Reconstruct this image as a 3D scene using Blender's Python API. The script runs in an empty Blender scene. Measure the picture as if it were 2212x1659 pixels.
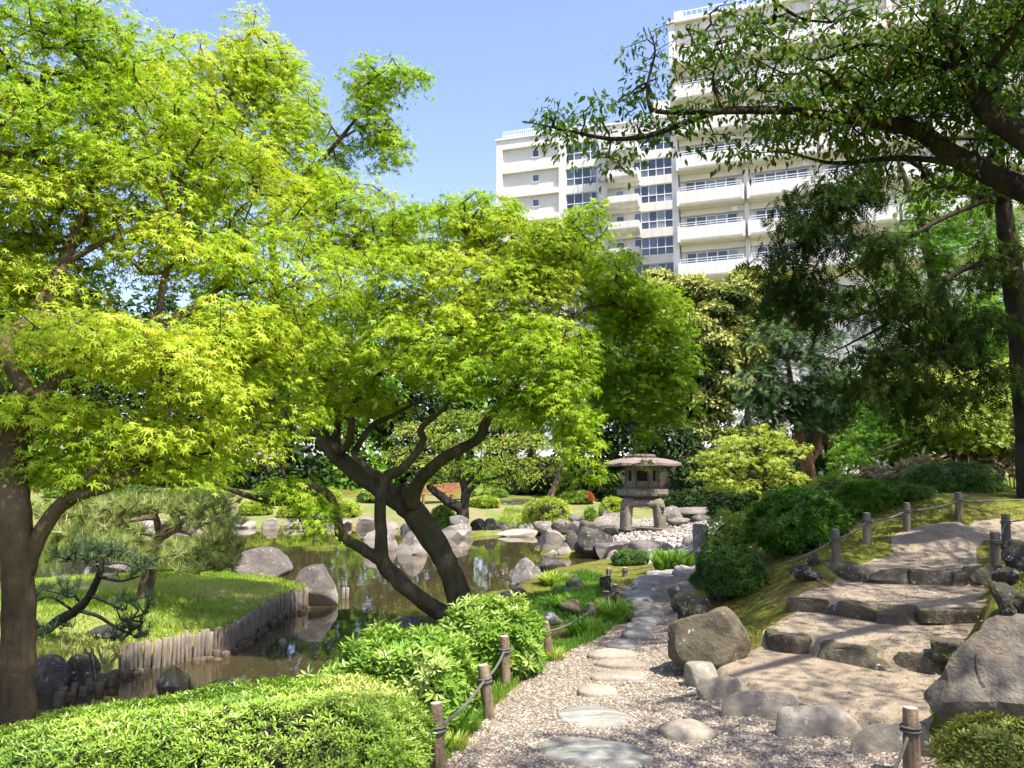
import bpy, bmesh, math, random
import numpy as np
from mathutils import Vector, Matrix
from mathutils.geometry import delaunay_2d_cdt

sc = bpy.context.scene
R = math.radians
# ------------------------------------------------------------------ camera
F_PX, CX, CY, EYE, TILT = 1770.0, 1106.0, 829.5, 1.6, R(6.14)
cam_d = bpy.data.cameras.new("camera")
cam = bpy.data.objects.new("camera", cam_d)
sc.collection.objects.link(cam)
cam.location = (0, 0, EYE)
cam.rotation_euler = (R(90) + TILT, 0, 0)
cam_d.sensor_width = 36
cam_d.lens = 36 * F_PX / 2212
cam_d.clip_start = 0.05
cam_d.clip_end = 3000
sc.camera = cam
# ------------------------------------------------------------------ sky, sun, exposure
SUN_AZ, SUN_EL = R(135), R(62)          # azimuth clockwise from the view direction (+Y)
world = bpy.data.worlds.new("World")
sc.world = world
world.use_nodes = True
wn = world.node_tree.nodes
wl = world.node_tree.links
bg = wn["Background"]
skyt = wn.new("ShaderNodeTexSky")
skyt.sky_type = 'NISHITA'
skyt.sun_disc = False
skyt.sun_elevation = SUN_EL
skyt.sun_rotation = SUN_AZ
skyt.altitude = 50
skyt.air_density = 1.0
skyt.dust_density = 1.3
skyt.ozone_density = 3.2
tint = wn.new("ShaderNodeMix"); tint.data_type = 'RGBA'; tint.blend_type = 'MULTIPLY'
tint.inputs[0].default_value = 1.0; tint.inputs[7].default_value = (1.12, .98, 1.03, 1)      # the hazy lavender of this spring sky
wl.new(skyt.outputs[0], tint.inputs[6])
wl.new(tint.outputs[2], bg.inputs[0])
bg.inputs[1].default_value = 0.14
sun_d = bpy.data.lights.new("sun", 'SUN')
sun_d.energy = 4.6
sun_d.angle = R(0.55)
sun_d.color = (1.0, 0.955, 0.88)
sun = bpy.data.objects.new("sun", sun_d)
sc.collection.objects.link(sun)
SUN = Vector((math.sin(SUN_AZ) * math.cos(SUN_EL), math.cos(SUN_AZ) * math.cos(SUN_EL), math.sin(SUN_EL)))
sun.rotation_euler = SUN.to_track_quat('Z', 'Y').to_euler()
sun.location = (20, -20, 40)
vs = sc.view_settings
vs.view_transform = 'Standard'
vs.look = 'None'
vs.exposure = 1.3
vs.gamma = 1.0
vs.use_curve_mapping = False
sc.cycles.max_bounces = 5
sc.cycles.diffuse_bounces = 3
sc.cycles.use_adaptive_sampling = True
sc.cycles.adaptive_threshold = 0.03
sc.cycles.glossy_bounces = 3
sc.cycles.transmission_bounces = 4
sc.cycles.transparent_max_bounces = 4
sc.cycles.caustics_reflective = False
sc.cycles.caustics_refractive = False
sc.cycles.use_denoising = True
sc.render.film_transparent = False

rng = np.random.default_rng(7)
C = sc.collection
ZW = -0.6                                 # water level

# ------------------------------------------------------------------ pixels of the 2212 x 1659 view -> rays
def ray(px, py):
    a, b = (px - CX) / F_PX, (CY - py) / F_PX
    return np.array([a, math.cos(TILT) - b * math.sin(TILT), math.sin(TILT) + b * math.cos(TILT)])

def PZ(px, py, z):                        # point at height z
    d = ray(px, py)
    t = (z - EYE) / d[2]
    return np.array([d[0] * t, d[1] * t, z])

def PD(px, py, D):                        # point at depth D
    d = ray(px, py)
    t = D / d[1]
    return np.array([d[0] * t, D, EYE + d[2] * t])

def nz(v):
    v = np.asarray(v, float)
    return v / np.maximum(np.linalg.norm(v, axis=-1, keepdims=True), 1e-9)

def smooth(t):
    t = np.clip(t, 0, 1)
    return t * t * (3 - 2 * t)

class SNoise:                             # cheap smooth noise: sums of random sine waves
    def __init__(s, seed, dim=3, n=10, freq=1.0, octaves=3):
        r = np.random.default_rng(seed)
        s.k, s.p, s.a = [], [], []
        for o in range(octaves):
            d = nz(r.normal(size=(n, dim)))
            s.k.append(d * freq * (2 ** o) * r.uniform(0.6, 1.5, (n, 1)) * 2.2)
            s.p.append(r.uniform(0, 6.28, n))
            s.a.append(np.full(n, 0.5 ** o / math.sqrt(n)))
        s.k, s.p, s.a = np.vstack(s.k), np.hstack(s.p), np.hstack(s.a)
    def __call__(s, x):
        return np.sin(np.asarray(x) @ s.k.T + s.p) @ s.a

# ------------------------------------------------------------------ objects
def tag(o, label=None, cat=None, group=None, kind=None):
    if label: o["label"] = label
    if cat: o["category"] = cat
    if group: o["group"] = group
    if kind: o["kind"] = kind
    return o

def mesh_np(name, v, f, mat=None, rnd=None, smooth_sh=False):
    """f: (m,3) or (m,4) int array, or list of such arrays"""
    me = bpy.data.meshes.new(name)
    v = np.ascontiguousarray(v, dtype=np.float32)
    fs = f if isinstance(f, list) else [f]
    fs = [np.asarray(a, dtype=np.int32) for a in fs if len(a)]
    me.vertices.add(len(v))
    me.vertices.foreach_set("co", v.ravel())
    idx = np.concatenate([a.ravel() for a in fs])
    start, s0 = [], 0
    for a in fs:
        start.append(s0 + np.arange(len(a)) * a.shape[1])
        s0 += a.size
    start = np.concatenate(start).astype(np.int32)
    me.loops.add(len(idx))
    me.loops.foreach_set("vertex_index", idx)
    me.polygons.add(len(start))
    me.polygons.foreach_set("loop_start", start)
    if rnd is not None:
        at = me.attributes.new("rnd", 'FLOAT', 'POINT')
        at.data.foreach_set("value", np.ascontiguousarray(rnd, dtype=np.float32))
    me.polygons.foreach_set("use_smooth", np.full(len(start), smooth_sh))
    me.update(calc_edges=True)
    if mat: me.materials.append(mat)
    return me

def obj(name, me, parent=None, loc=None):
    o = bpy.data.objects.new(name, me)
    C.objects.link(o)
    if parent is not None: o.parent = parent
    if loc is not None: o.location = loc
    return o

def empty(name, loc, label, cat, group=None, rz=0.0):
    o = bpy.data.objects.new(name, None)
    o.empty_display_size = 0.1
    C.objects.link(o)
    o.location = loc
    o.rotation_euler = (0, 0, rz)
    return tag(o, label, cat, group)

class MB:                                 # collects pieces of one mesh
    def __init__(s): s.v, s.f3, s.f4, s.r, s.n = [], [], [], [], 0
    def add(s, v, f, r=0.5):
        v = np.asarray(v, float).reshape(-1, 3)
        f = np.asarray(f, int)
        (s.f3 if f.shape[1] == 3 else s.f4).append(f + s.n)
        s.v.append(v); s.n += len(v)
        s.r.append(np.full(len(v), r) if np.isscalar(r) else np.asarray(r))
    def box(s, c, h, rz=0.0, r=0.5):      # centre, half sizes
        q = np.array([[x, y, z] for x in (-1, 1) for y in (-1, 1) for z in (-1, 1)], float) * np.asarray(h)
        ca, sa = math.cos(rz), math.sin(rz)
        q = q @ np.array([[ca, sa, 0], [-sa, ca, 0], [0, 0, 1]]) + np.asarray(c)
        s.add(q, [[0, 1, 3, 2], [4, 6, 7, 5], [0, 4, 5, 1], [2, 3, 7, 6], [0, 2, 6, 4], [1, 5, 7, 3]], r)
    def bx(s, a, b, r=0.5):               # two opposite corners
        a, b = np.minimum(a, b), np.maximum(a, b)
        s.box((a + b) / 2, (b - a) / 2, 0, r)
    def tube(s, pts, rad, sides=8, r=0.5, cap=True, nseed=None, namp=0.0):
        pts = np.asarray(pts, float); rad = np.asarray(rad, float)
        n = len(pts)
        t = np.gradient(pts, axis=0); t = nz(t)
        a = np.array([0, 0, 1.0]) if abs(t[0][2]) < 0.9 else np.array([1.0, 0, 0])
        u = nz(np.cross(t[0], a)); us = []
        for i in range(n):
            u = nz(u - t[i] * np.dot(u, t[i])); us.append(u)
        us = np.array(us); ws = np.cross(t, us)
        th = np.arange(sides) * 2 * math.pi / sides
        rr = np.repeat(rad[:, None], sides, 1)
        if nseed is not None:
            ns = SNoise(nseed, 3, 8, 1.0, 2)
            q = pts[:, None] / max(rad.max(), .01) * .35 + (us[:, None] * np.cos(th)[None, :, None] + ws[:, None] * np.sin(th)[None, :, None]) * 1.3
            rr = rr * (1 + namp * ns(q.reshape(-1, 3)).reshape(n, sides))
        v = pts[:, None] + rr[..., None] * (us[:, None] * np.cos(th)[None, :, None] + ws[:, None] * np.sin(th)[None, :, None])
        i = np.arange(n - 1)[:, None] * sides
        j = np.arange(sides)[None]; j2 = (j + 1) % sides
        f = np.stack([i + j, i + j2, i + sides + j2, i + sides + j], -1).reshape(-1, 4)
        base = s.n
        s.add(v.reshape(-1, 3), f, r)
        if cap:
            for row in (0, n - 1):
                s.v.append(pts[row][None] + t[row] * (rad[row] * .25 * (1 if row else -1))); s.r.append(np.array([r if np.isscalar(r) else .5])); ci = s.n; s.n += 1
                o = base + row * sides
                k = np.arange(sides)
                tri = np.stack([np.full(sides, ci), o + k, o + (k + 1) % sides], -1)
                s.f3.append(tri if row else tri[:, ::-1])
    def mesh(s, name, mat=None, sm=False, rnd=True):
        fs = []
        if s.f3: fs.append(np.vstack(s.f3))
        if s.f4: fs.append(np.vstack(s.f4))
        return mesh_np(name, np.vstack(s.v), fs, mat, np.hstack(s.r) if rnd else None, sm)

def catmull(P, n=4):
    P = np.asarray(P, float)
    if len(P) < 3:
        t = np.linspace(0, 1, n + 1)[:, None]
        return P[0] * (1 - t) + P[-1] * t
    Q = np.vstack([2 * P[0] - P[1], P, 2 * P[-1] - P[-2]])
    out = []
    for i in range(1, len(Q) - 2):
        p0, p1, p2, p3 = Q[i - 1:i + 3]
        for t in np.arange(n) / n:
            out.append(0.5 * (2 * p1 + (p2 - p0) * t + (2 * p0 - 5 * p1 + 4 * p2 - p3) * t ** 2 + (3 * p1 - p0 - 3 * p2 + p3) * t ** 3))
    out.append(P[-1])
    return np.array(out)

# ------------------------------------------------------------------ materials
MATS = {}
def new_mat(name):
    m = bpy.data.materials.new(name)
    m.use_nodes = True
    nt = m.node_tree
    p = nt.nodes["Principled BSDF"]
    MATS[name] = m
    return m, nt, p

def N(nt, t, **kw):
    n = nt.nodes.new(t)
    for k, v in kw.items():
        if k in n.bl_rna.properties.keys(): setattr(n, k, v)
        else: n.inputs[k.replace("_", " ")].default_value = v
    return n

def ramp(nt, src, stops, interp='LINEAR'):
    r = nt.nodes.new("ShaderNodeValToRGB")
    r.color_ramp.interpolation = interp
    e = r.color_ramp.elements
    while len(e) < len(stops): e.new(0.5)
    for el, (p, c) in zip(e, stops):
        el.position = p
        el.color = (c, c, c, 1) if np.isscalar(c) else (*c, 1)
    nt.links.new(src, r.inputs[0])
    return r.outputs[0]

def mixc(nt, f, a, b, mode='MIX'):
    m = nt.nodes.new("ShaderNodeMix")
    m.data_type = 'RGBA'; m.blend_type = mode
    for s, v in ((m.inputs[0], f), (m.inputs[6], a), (m.inputs[7], b)):
        if hasattr(v, "is_linked"): nt.links.new(v, s)
        else: s.default_value = v if np.isscalar(v) else (*v, 1)
    return m.outputs[2]

def noise(nt, vec, scale, detail=6, rough=0.6, out=0, dist=0.0):
    n = N(nt, "ShaderNodeTexNoise", Scale=scale, Detail=detail, Roughness=rough, Distortion=dist)
    if vec is not None: nt.links.new(vec, n.inputs["Vector"])
    return n.outputs[out]

def voro(nt, vec, scale, feature='F1', out="Distance"):
    n = nt.nodes.new("ShaderNodeTexVoronoi")
    n.feature = feature
    n.inputs["Scale"].default_value = scale
    if vec is not None: nt.links.new(vec, n.inputs["Vector"])
    return n.outputs[out]

def bump(nt, p, h, strength=0.5, dist=0.02):
    b = N(nt, "ShaderNodeBump", Strength=strength, Distance=dist)
    nt.links.new(h, b.inputs["Height"])
    nt.links.new(b.outputs[0], p.inputs["Normal"])

def pos(nt): return nt.nodes.new("ShaderNodeNewGeometry").outputs["Position"]
def attr(nt, name="rnd"):
    a = nt.nodes.new("ShaderNodeAttribute"); a.attribute_name = name
    return a.outputs["Fac"]
def math_n(nt, op, a, b=None):
    m = nt.nodes.new("ShaderNodeMath"); m.operation = op
    for s, v in ((m.inputs[0], a), (m.inputs[1], b)):
        if v is None: continue
        if hasattr(v, "is_linked"): nt.links.new(v, s)
        else: s.default_value = v
    return m.outputs[0]

def plain_mat(name, c, rough=0.7, metal=0.0, var=0.15, scale=6, bmp=0.0, spec=0.3):
    m, nt, p = new_mat(name)
    ps = pos(nt)
    n = noise(nt, ps, scale)
    col = mixc(nt, ramp(nt, n, [(0.3, 0), (0.7, 1)]), tuple(x * (1 - var) for x in c), tuple(min(1, x * (1 + var)) for x in c))
    nt.links.new(col, p.inputs["Base Color"])
    p.inputs["Roughness"].default_value = rough
    p.inputs["Metallic"].default_value = metal
    p.inputs["Specular IOR Level"].default_value = spec
    if bmp: bump(nt, p, noise(nt, ps, scale * 6), bmp, 0.01)
    return m

def leaf_mat(name, stops, trans=None, tw=0.4, rough=0.5, spec=0.35, obj_var=0.0):
    """stops: colour ramp over the per-leaf random value; trans: tint of light passing through"""
    m, nt, p = new_mat(name)
    a = attr(nt)
    col = ramp(nt, a, stops)
    nt.links.new(col, p.inputs["Base Color"])
    p.inputs["Roughness"].default_value = rough
    p.inputs["Specular IOR Level"].default_value = spec
    if trans:
        t = nt.nodes.new("ShaderNodeBsdfTranslucent")
        nt.links.new(mixc(nt, 1.0, col, trans, 'MULTIPLY'), t.inputs[0])
        mx = nt.nodes.new("ShaderNodeMixShader"); mx.inputs[0].default_value = tw
        nt.links.new(p.outputs[0], mx.inputs[1]); nt.links.new(t.outputs[0], mx.inputs[2])
        nt.links.new(mx.outputs[0], nt.nodes["Material Output"].inputs[0])
    return m

def stone_mat(name, dark, light, scale=3.0, lichen=0.0, moss=0.0, stain=False, rough=0.85, vein=False, bstr=0.6, warm=None):
    m, nt, p = new_mat(name)
    tc = nt.nodes.new("ShaderNodeTexCoord").outputs["Object"]
    oi = nt.nodes.new("ShaderNodeObjectInfo").outputs["Random"]
    off = nt.nodes.new("ShaderNodeVectorMath"); off.operation = 'ADD'
    cmb = nt.nodes.new("ShaderNodeCombineXYZ")
    for i in range(3): nt.links.new(math_n(nt, 'MULTIPLY', oi, 37.0 + i * 11), cmb.inputs[i])
    nt.links.new(tc, off.inputs[0]); nt.links.new(cmb.outputs[0], off.inputs[1])
    v = off.outputs[0]
    n1 = noise(nt, v, scale, 8, 0.65)
    n2 = noise(nt, v, scale * 7, 5, 0.7)
    col = mixc(nt, ramp(nt, n1, [(0.32, 0), (0.68, 1)]), dark, light)
    col = mixc(nt, ramp(nt, n2, [(0.35, 0.45), (0.65, 0)]), col, tuple(x * .45 for x in dark))
    br = ramp(nt, oi, [(0, 0.8), (1, 1.2)])
    col = mixc(nt, 1.0, col, br, 'MULTIPLY')
    if warm:
        col = mixc(nt, ramp(nt, noise(nt, v, scale * 1.7, 4), [(0.5, 0), (0.7, .7)]), col, warm)
    if lichen:
        l = ramp(nt, noise(nt, v, scale * 5, 8, 0.75), [(0.62 - lichen * .1, 0), (0.66 - lichen * .1, 0.85)])
        col = mixc(nt, l, col, (0.5, 0.5, 0.47))
    if vein:                               # thin pale streaks along the bedding
        mp = nt.nodes.new("ShaderNodeMapping"); mp.inputs["Scale"].default_value = (.8, 7, 3); mp.inputs["Rotation"].default_value = (0, 0, .35)
        nt.links.new(v, mp.inputs[0])
        col = mixc(nt, ramp(nt, noise(nt, mp.outputs[0], 2.2, 6, .7, dist=.8), [(0.52, 0), (0.60, .55), (.66, 0)]), col, (0.52, 0.52, 0.46))
        col = mixc(nt, ramp(nt, noise(nt, mp.outputs[0], 1.3, 4, .6), [(0.40, .5), (0.55, 0)]), col, tuple(x * .6 for x in dark))
    if moss:
        g = nt.nodes.new("ShaderNodeNewGeometry")
        sx = nt.nodes.new("ShaderNodeSeparateXYZ"); nt.links.new(g.outputs["Normal"], sx.inputs[0])
        f = math_n(nt, 'MULTIPLY', ramp(nt, sx.outputs[2], [(0.2, 0), (0.8, 1)]), ramp(nt, noise(nt, v, scale * 1.5, 6), [(0.5 - moss * .2, 0), (0.62, 1)]))
        col = mixc(nt, math_n(nt, 'MULTIPLY', f, moss), col, (0.10, 0.10, 0.03))
    if stain:                              # pale dried scum up to the high-water mark
        sx = nt.nodes.new("ShaderNodeSeparateXYZ"); nt.links.new(pos(nt), sx.inputs[0])
        zz = math_n(nt, 'ADD', sx.outputs[2], math_n(nt, 'MULTIPLY', noise(nt, v, 5, 3), 0.14))
        f = ramp(nt, math_n(nt, 'ADD', math_n(nt, 'MULTIPLY', zz, 1.0), 1.0), [(0.44, 0), (0.455, .8), (0.70, .8), (0.76, 0)])
        col = mixc(nt, f, col, (0.34, 0.295, 0.235))
    nt.links.new(col, p.inputs["Base Color"])
    p.inputs["Roughness"].default_value = rough
    p.inputs["Specular IOR Level"].default_value = 0.25
    h = math_n(nt, 'ADD', math_n(nt, 'MULTIPLY', n1, 1.0), math_n(nt, 'MULTIPLY', n2, 0.35))
    h = math_n(nt, 'ADD', h, math_n(nt, 'MULTIPLY', noise(nt, v, scale * 25, 4), 0.12))
    bump(nt, p, h, bstr, 0.08)
    return m

def bark_mat(name, dark, light, scale=12, moss=None, stretch=0.25, bstr=0.8):
    m, nt, p = new_mat(name)
    tc = nt.nodes.new("ShaderNodeTexCoord").outputs["Object"]
    mp = nt.nodes.new("ShaderNodeMapping"); mp.inputs["Scale"].default_value = (1, 1, stretch)
    nt.links.new(tc, mp.inputs[0])
    n1 = noise(nt, mp.outputs[0], scale, 7, 0.7, dist=0.6)
    n2 = noise(nt, tc, scale * .25, 4)
    col = mixc(nt, ramp(nt, n1, [(0.35, 0), (0.68, 1)]), dark, light)
    col = mixc(nt, ramp(nt, n2, [(0.45, 0), (0.7, .6)]), col, tuple(min(1, x * 1.5) for x in light))
    if moss: col = mixc(nt, ramp(nt, noise(nt, tc, scale * .3, 5), [(0.45, 0), (0.62, .8)]), col, moss)
    nt.links.new(col, p.inputs["Base Color"])
    p.inputs["Roughness"].default_value = 0.9
    p.inputs["Specular IOR Level"].default_value = 0.15
    bump(nt, p, math_n(nt, 'ADD', n1, math_n(nt, 'MULTIPLY', noise(nt, tc, scale * 3, 4), .4)), bstr, 0.05)
    return m

# foliage
MAPLE = leaf_mat("maple_leaf", [(0, (.13, .27, .012)), (.35, (.25, .41, .018)), (.7, (.40, .53, .03)), (1, (.54, .58, .07))], (1.0, 1.0, .5), .5, .6, .18)
MAPLE_G = leaf_mat("maple_leaf_green", [(0, (.09, .22, .02)), (.5, (.15, .31, .025)), (1, (.26, .42, .04))], (1.0, 1.0, .5), .48, .6, .18)
MAPLE_D = leaf_mat("maple_leaf_yellow", [(0, (.20, .30, .03)), (.5, (.32, .42, .04)), (1, (.50, .55, .09))], (1, 1, .6), .45)
SEED = leaf_mat("maple_seed_red", [(0, (.25, .05, .02)), (1, (.42, .14, .05))], (1, .6, .5), .3)
CHERRY = leaf_mat("cherry_leaf", [(0, (.035, .08, .008)), (.6, (.075, .15, .014)), (.93, (.16, .25, .025)), (1, (.26, .17, .05))], (1, 1, .5), .45, .55, .2)
HINOKI = leaf_mat("cypress_scale_leaf", [(0, (.018, .038, .006)), (.6, (.036, .070, .010)), (1, (.085, .115, .018))], (1, 1, .5), .3, .8, .08)
PINE = leaf_mat("pine_needle", [(0, (.15, .21, .05)), (.5, (.32, .40, .10)), (.85, (.48, .52, .20)), (1, (.66, .62, .34))], (1, 1, .7), .35, .6, .15)
PINE_D = leaf_mat("pine_needle_shaded", [(0, (.035, .075, .03)), (.7, (.08, .14, .05)), (1, (.16, .22, .10))], (1, 1, .7), .2, .5)  # darker needles for the shaded pine, its shade put into the colour
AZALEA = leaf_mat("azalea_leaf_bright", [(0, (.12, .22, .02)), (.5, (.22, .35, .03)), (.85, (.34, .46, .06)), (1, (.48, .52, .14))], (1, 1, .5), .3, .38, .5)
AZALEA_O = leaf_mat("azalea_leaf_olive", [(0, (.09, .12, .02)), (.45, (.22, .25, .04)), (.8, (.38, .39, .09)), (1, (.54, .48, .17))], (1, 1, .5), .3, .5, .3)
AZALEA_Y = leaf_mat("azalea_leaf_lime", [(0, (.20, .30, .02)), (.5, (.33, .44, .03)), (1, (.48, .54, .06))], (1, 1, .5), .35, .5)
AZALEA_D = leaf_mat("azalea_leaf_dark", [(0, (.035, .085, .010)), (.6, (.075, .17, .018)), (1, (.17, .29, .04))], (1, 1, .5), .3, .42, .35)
RHODO_L = leaf_mat("shrub_leaf_sunlit", [(0, (.11, .22, .02)), (.5, (.20, .35, .035)), (.85, (.33, .46, .08)), (1, (.48, .55, .18))], (1, 1, .5), .35, .4, .4)  # brighter copy of the broad shrub leaf, sunlight put into its colour
RHODO = leaf_mat("rhododendron_leaf", [(0, (.045, .115, .010)), (.5, (.10, .23, .02)), (.9, (.19, .34, .04)), (1, (.30, .42, .08))], (1, 1, .5), .35, .48, .25)
RED_LF = leaf_mat("azalea_blossom_red", [(0, (.40, .07, .03)), (1, (.62, .17, .06))], (1, .6, .5), .3)
CHINQ = leaf_mat("chinquapin_leaf", [(0, (.035, .065, .012)), (.35, (.11, .16, .028)), (.65, (.31, .34, .075)), (1, (.52, .51, .16))], (1, 1, .5), .3, .6, .2)
EVERG = leaf_mat("evergreen_leaf", [(0, (.012, .030, .007)), (.7, (.03, .062, .012)), (1, (.07, .12, .025))], (1, 1, .5), .25, .6, .15)
YEW = leaf_mat("yew_leaf", [(0, (.02, .055, .018)), (.6, (.055, .12, .035)), (1, (.20, .29, .10))], (1, 1, .6), .25, .7, .12)
GRASS = leaf_mat("grass_blade", [(0, (.19, .31, .025)), (.5, (.32, .46, .045)), (.8, (.46, .53, .10)), (1, (.58, .51, .24))], (1, 1, .5), .4, .6, .2)
GRASS_D = leaf_mat("shore_grass_blade", [(0, (.07, .18, .02)), (.7, (.15, .32, .03)), (1, (.30, .42, .08))], (1, 1, .5), .4, .6, .2)
SASA = leaf_mat("dry_bamboo_leaf", [(0, (.10, .11, .035)), (.4, (.22, .18, .09)), (1, (.42, .34, .20))], (1, 1, .6), .3, .6)
LITTER = leaf_mat("fallen_leaf", [(0, (.10, .045, .02)), (.6, (.22, .12, .05)), (1, (.40, .30, .14))], None, 0, .8)
CORE = plain_mat("inner_twigs", (.035, .032, .015), .95, var=.4, scale=30, bmp=.5)
BARK_M = bark_mat("maple_bark", (.026, .020, .012), (.125, .098, .062), 11, (.060, .060, .020), .3, 1.0)
BARK_L = bark_mat("maple_bark_left", (.04, .028, .015), (.13, .092, .052), 6, (.062, .050, .018))
BARK_C = bark_mat("cherry_bark", (.012, .010, .007), (.036, .029, .021), 14, (.055, .042, .008))
BARK_P = bark_mat("pine_bark", (.05, .032, .02), (.27, .19, .125), 14, None, .5, 1.0)
BARK_R = bark_mat("pine_bark_red", (.07, .035, .022), (.26, .15, .095), 10, None, .4, 1.0)
BARK_D = bark_mat("dark_bark", (.02, .017, .013), (.055, .045, .032), 12)
# ------------------------------------------------------------------ terrain heights
ctrl = [(1000,1659,0),(1300,1640,0),(1700,1659,0),(1900,1659,.02),(1200,1500,0),(1400,1450,0),(1250,1400,-.01),(1400,1350,-.02),
 (1330,1300,-.05),(1440,1290,-.04),(1380,1250,-.08),(1480,1240,-.06),(900,1659,-.02),(600,1659,-.1),(300,1690,-.12),(30,1640,-.12),(-200,1660,-.15),
 (960,1330,-.2),(1100,1350,-.1),(1200,1300,-.15),(1150,1290,-.3),(1300,1240,-.2),(1240,1250,-.25),(1000,1450,-.05),(900,1480,-.12),(960,1540,-.03),
 (1340,1210,-.3),(1450,1210,-.25),(1390,1150,-.27),(1300,1160,-.3),(1450,1135,-.3),(1500,1180,-.22),(1230,1160,-.4),
 (1390,1110,-.1),(1500,1105,0),(1500,1290,.05),(1560,1270,.2),(1640,1210,.4),(1600,1300,.15),(1640,1360,.2),(1700,1290,.42),(1760,1225,.62),
 (1805,1215,.70),(1872,1173,.82),(1958,1145,.9),(2070,1125,1.03),(2172,1173,.8),(2150,1222,.69),(2200,1130,.95),(2050,1085,1.2),(1800,1130,.75),
 (1720,1150,.6),(1620,1180,.4),(1560,1200,.2),(2180,1060,1.3),(2180,1300,.75),(2200,1400,.55),(2120,1500,.3),(2100,1600,.12),(1500,1400,.06),
 (1190,1115,-.2),(1330,1110,-.1),(1100,1130,-.45),(1000,1115,-.2),(1000,1080,.3),(1200,1070,.4),(1330,1072,.4),(550,1110,-.2),(700,1115,-.3),(550,1085,.2),(200,1120,-.3),(0,1120,-.3),
 (1830,1170,.72),(1960,1200,.72),(2060,1150,.85),(2000,1240,.63)]
cw = [(0,0,0),(3,0,.02),(-3,0,-.05),(0,-6,0),(6,0,.25),(-6,2,-.12),(8,-4,.4),(8,6,.95),(9,10,1.32),(12,14,1.45),(14,20,1.4),(10,3,.7),(4.4,15.5,.2),(5.2,19,.4),(6.4,17,.8),(8.5,16,1.25),(7,22,.7),
 (-20,40,.5),(0,45,.6),(10,40,.5),(20,40,1),(-30,30,.2),(-25,20,-.2),(0,60,.8),(-40,60,.8),(30,60,1.5),(-15,8,-.2),(-12,3,-.15),(25,10,1.6),(25,30,1.3)]
CP = np.array([PZ(*c) for c in ctrl] + [np.array(c, float) for c in cw])
def tps_fit(P, lam=0.02):
    X, z = P[:, :2], P[:, 2]
    n = len(X)
    d = np.linalg.norm(X[:, None] - X[None], axis=-1)
    K = np.where(d > 0, d * d * np.log(d + 1e-9), 0) + lam * np.eye(n)
    A = np.zeros((n + 3, n + 3)); A[:n, :n] = K; A[:n, n] = 1; A[:n, n + 1:] = X; A[n, :n] = 1; A[n + 1:, :n] = X.T
    return X, np.linalg.solve(A, np.concatenate([z, np.zeros(3)]))
TX, TW = tps_fit(CP)
def base_h(x, y):
    q = np.stack([np.ravel(x), np.ravel(y)], -1)
    qc = np.stack([np.clip(q[:, 0], -40, 28), np.clip(q[:, 1], -7, 58)], -1)
    out = np.empty(len(q))
    for i in range(0, len(q), 4000):
        s = qc[i:i + 4000]
        d = np.linalg.norm(s[:, None] - TX[None], axis=-1)
        out[i:i + 4000] = np.where(d > 0, d * d * np.log(d + 1e-9), 0) @ TW[:-3] + TW[-3] + s @ TW[-2:]
    return np.clip(out, -.5, 3.0).reshape(np.shape(x))

def poly_sd(poly, x, y, margin=1.2):
    """signed distance to a polygon, positive inside; far outside it is only known to be far"""
    P = np.asarray(poly)[:, :2]
    q = np.stack([np.ravel(x), np.ravel(y)], -1)
    lo, hi = P.min(0) - margin, P.max(0) + margin
    sel = np.nonzero(((q > lo) & (q < hi)).all(1))[0]
    res = np.full(len(q), -margin)
    for i in range(0, len(sel), 3000):
        k = sel[i:i + 3000]
        res[k] = _poly_sd(P, q[k])
    return res.reshape(np.shape(x))

def _poly_sd(P, q):
    A, B = P, np.roll(P, -1, axis=0)
    ab = B - A
    L = np.maximum((ab * ab).sum(1), 1e-12)
    dx = q[:, 0:1] - A[None, :, 0]; dy = q[:, 1:2] - A[None, :, 1]
    t = np.clip((dx * ab[:, 0] + dy * ab[:, 1]) / L, 0, 1)
    d2 = (dx - t * ab[:, 0]) ** 2 + (dy - t * ab[:, 1]) ** 2
    best = np.sqrt(d2.min(1))
    c = (A[None, :, 1] > q[:, 1:2]) != (B[None, :, 1] > q[:, 1:2])
    den = np.where(np.abs(ab[:, 1]) > 1e-12, ab[:, 1], 1e-12)
    ins = (c & (dx < dy / den * ab[:, 0])).sum(1) % 2 == 1
    return np.where(ins, best, -best)

def smooth_poly(P, n=4, closed=True):
    P = np.array([np.asarray(q, float)[:2] for q in P])
    if closed:
        Q = np.vstack([P[-1], P, P[0], P[1]])
        return catmull(np.c_[Q, np.zeros(len(Q))], n)[n:-n - (1)][:, :2]
    return catmull(np.c_[P, np.zeros(len(P))], n)[:, :2]

pond_px = [(60,1625),(400,1612),(640,1590),(760,1540),(830,1480),(865,1435),(900,1395),(960,1348),(1030,1310),(1100,1297),(1150,1275),(1180,1252),(1250,1242),(1300,1226),
 (1325,1214),(1300,1206),(1240,1204),(1175,1199),(1160,1180),(1172,1165),(1150,1157),(1070,1155),(1000,1161),(930,1150),(880,1143),(750,1137),(600,1140),(480,1140),(300,1136),(0,1134),(-500,1136)]
POND = smooth_poly([PZ(a, b, ZW) for a, b in pond_px] + [(-34, 26), (-26, 14), (-14, 7.5), (-7, 6.2)], 3)
isl_px = [(-250,1500,-.6),(60,1500,-.6),(140,1484,-.6),(200,1466,-.6),(262,1455,-.6),(380,1432,-.6),(494,1408,-.6),(538,1378,-.6),(579,1346,-.6),(600,1333,-.6),(664,1311,-.6),
 (690,1275,-.5),(650,1255,-.28),(560,1238,-.28),(450,1234,-.28),(280,1240,-.28),(0,1250,-.28),(-300,1256,-.28)]
ISL = np.array([PZ(*c) for c in isl_px] + [np.array([-11.5, 15.5, 0]), np.array([-11.5, 9, 0])])[:, :2]
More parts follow.
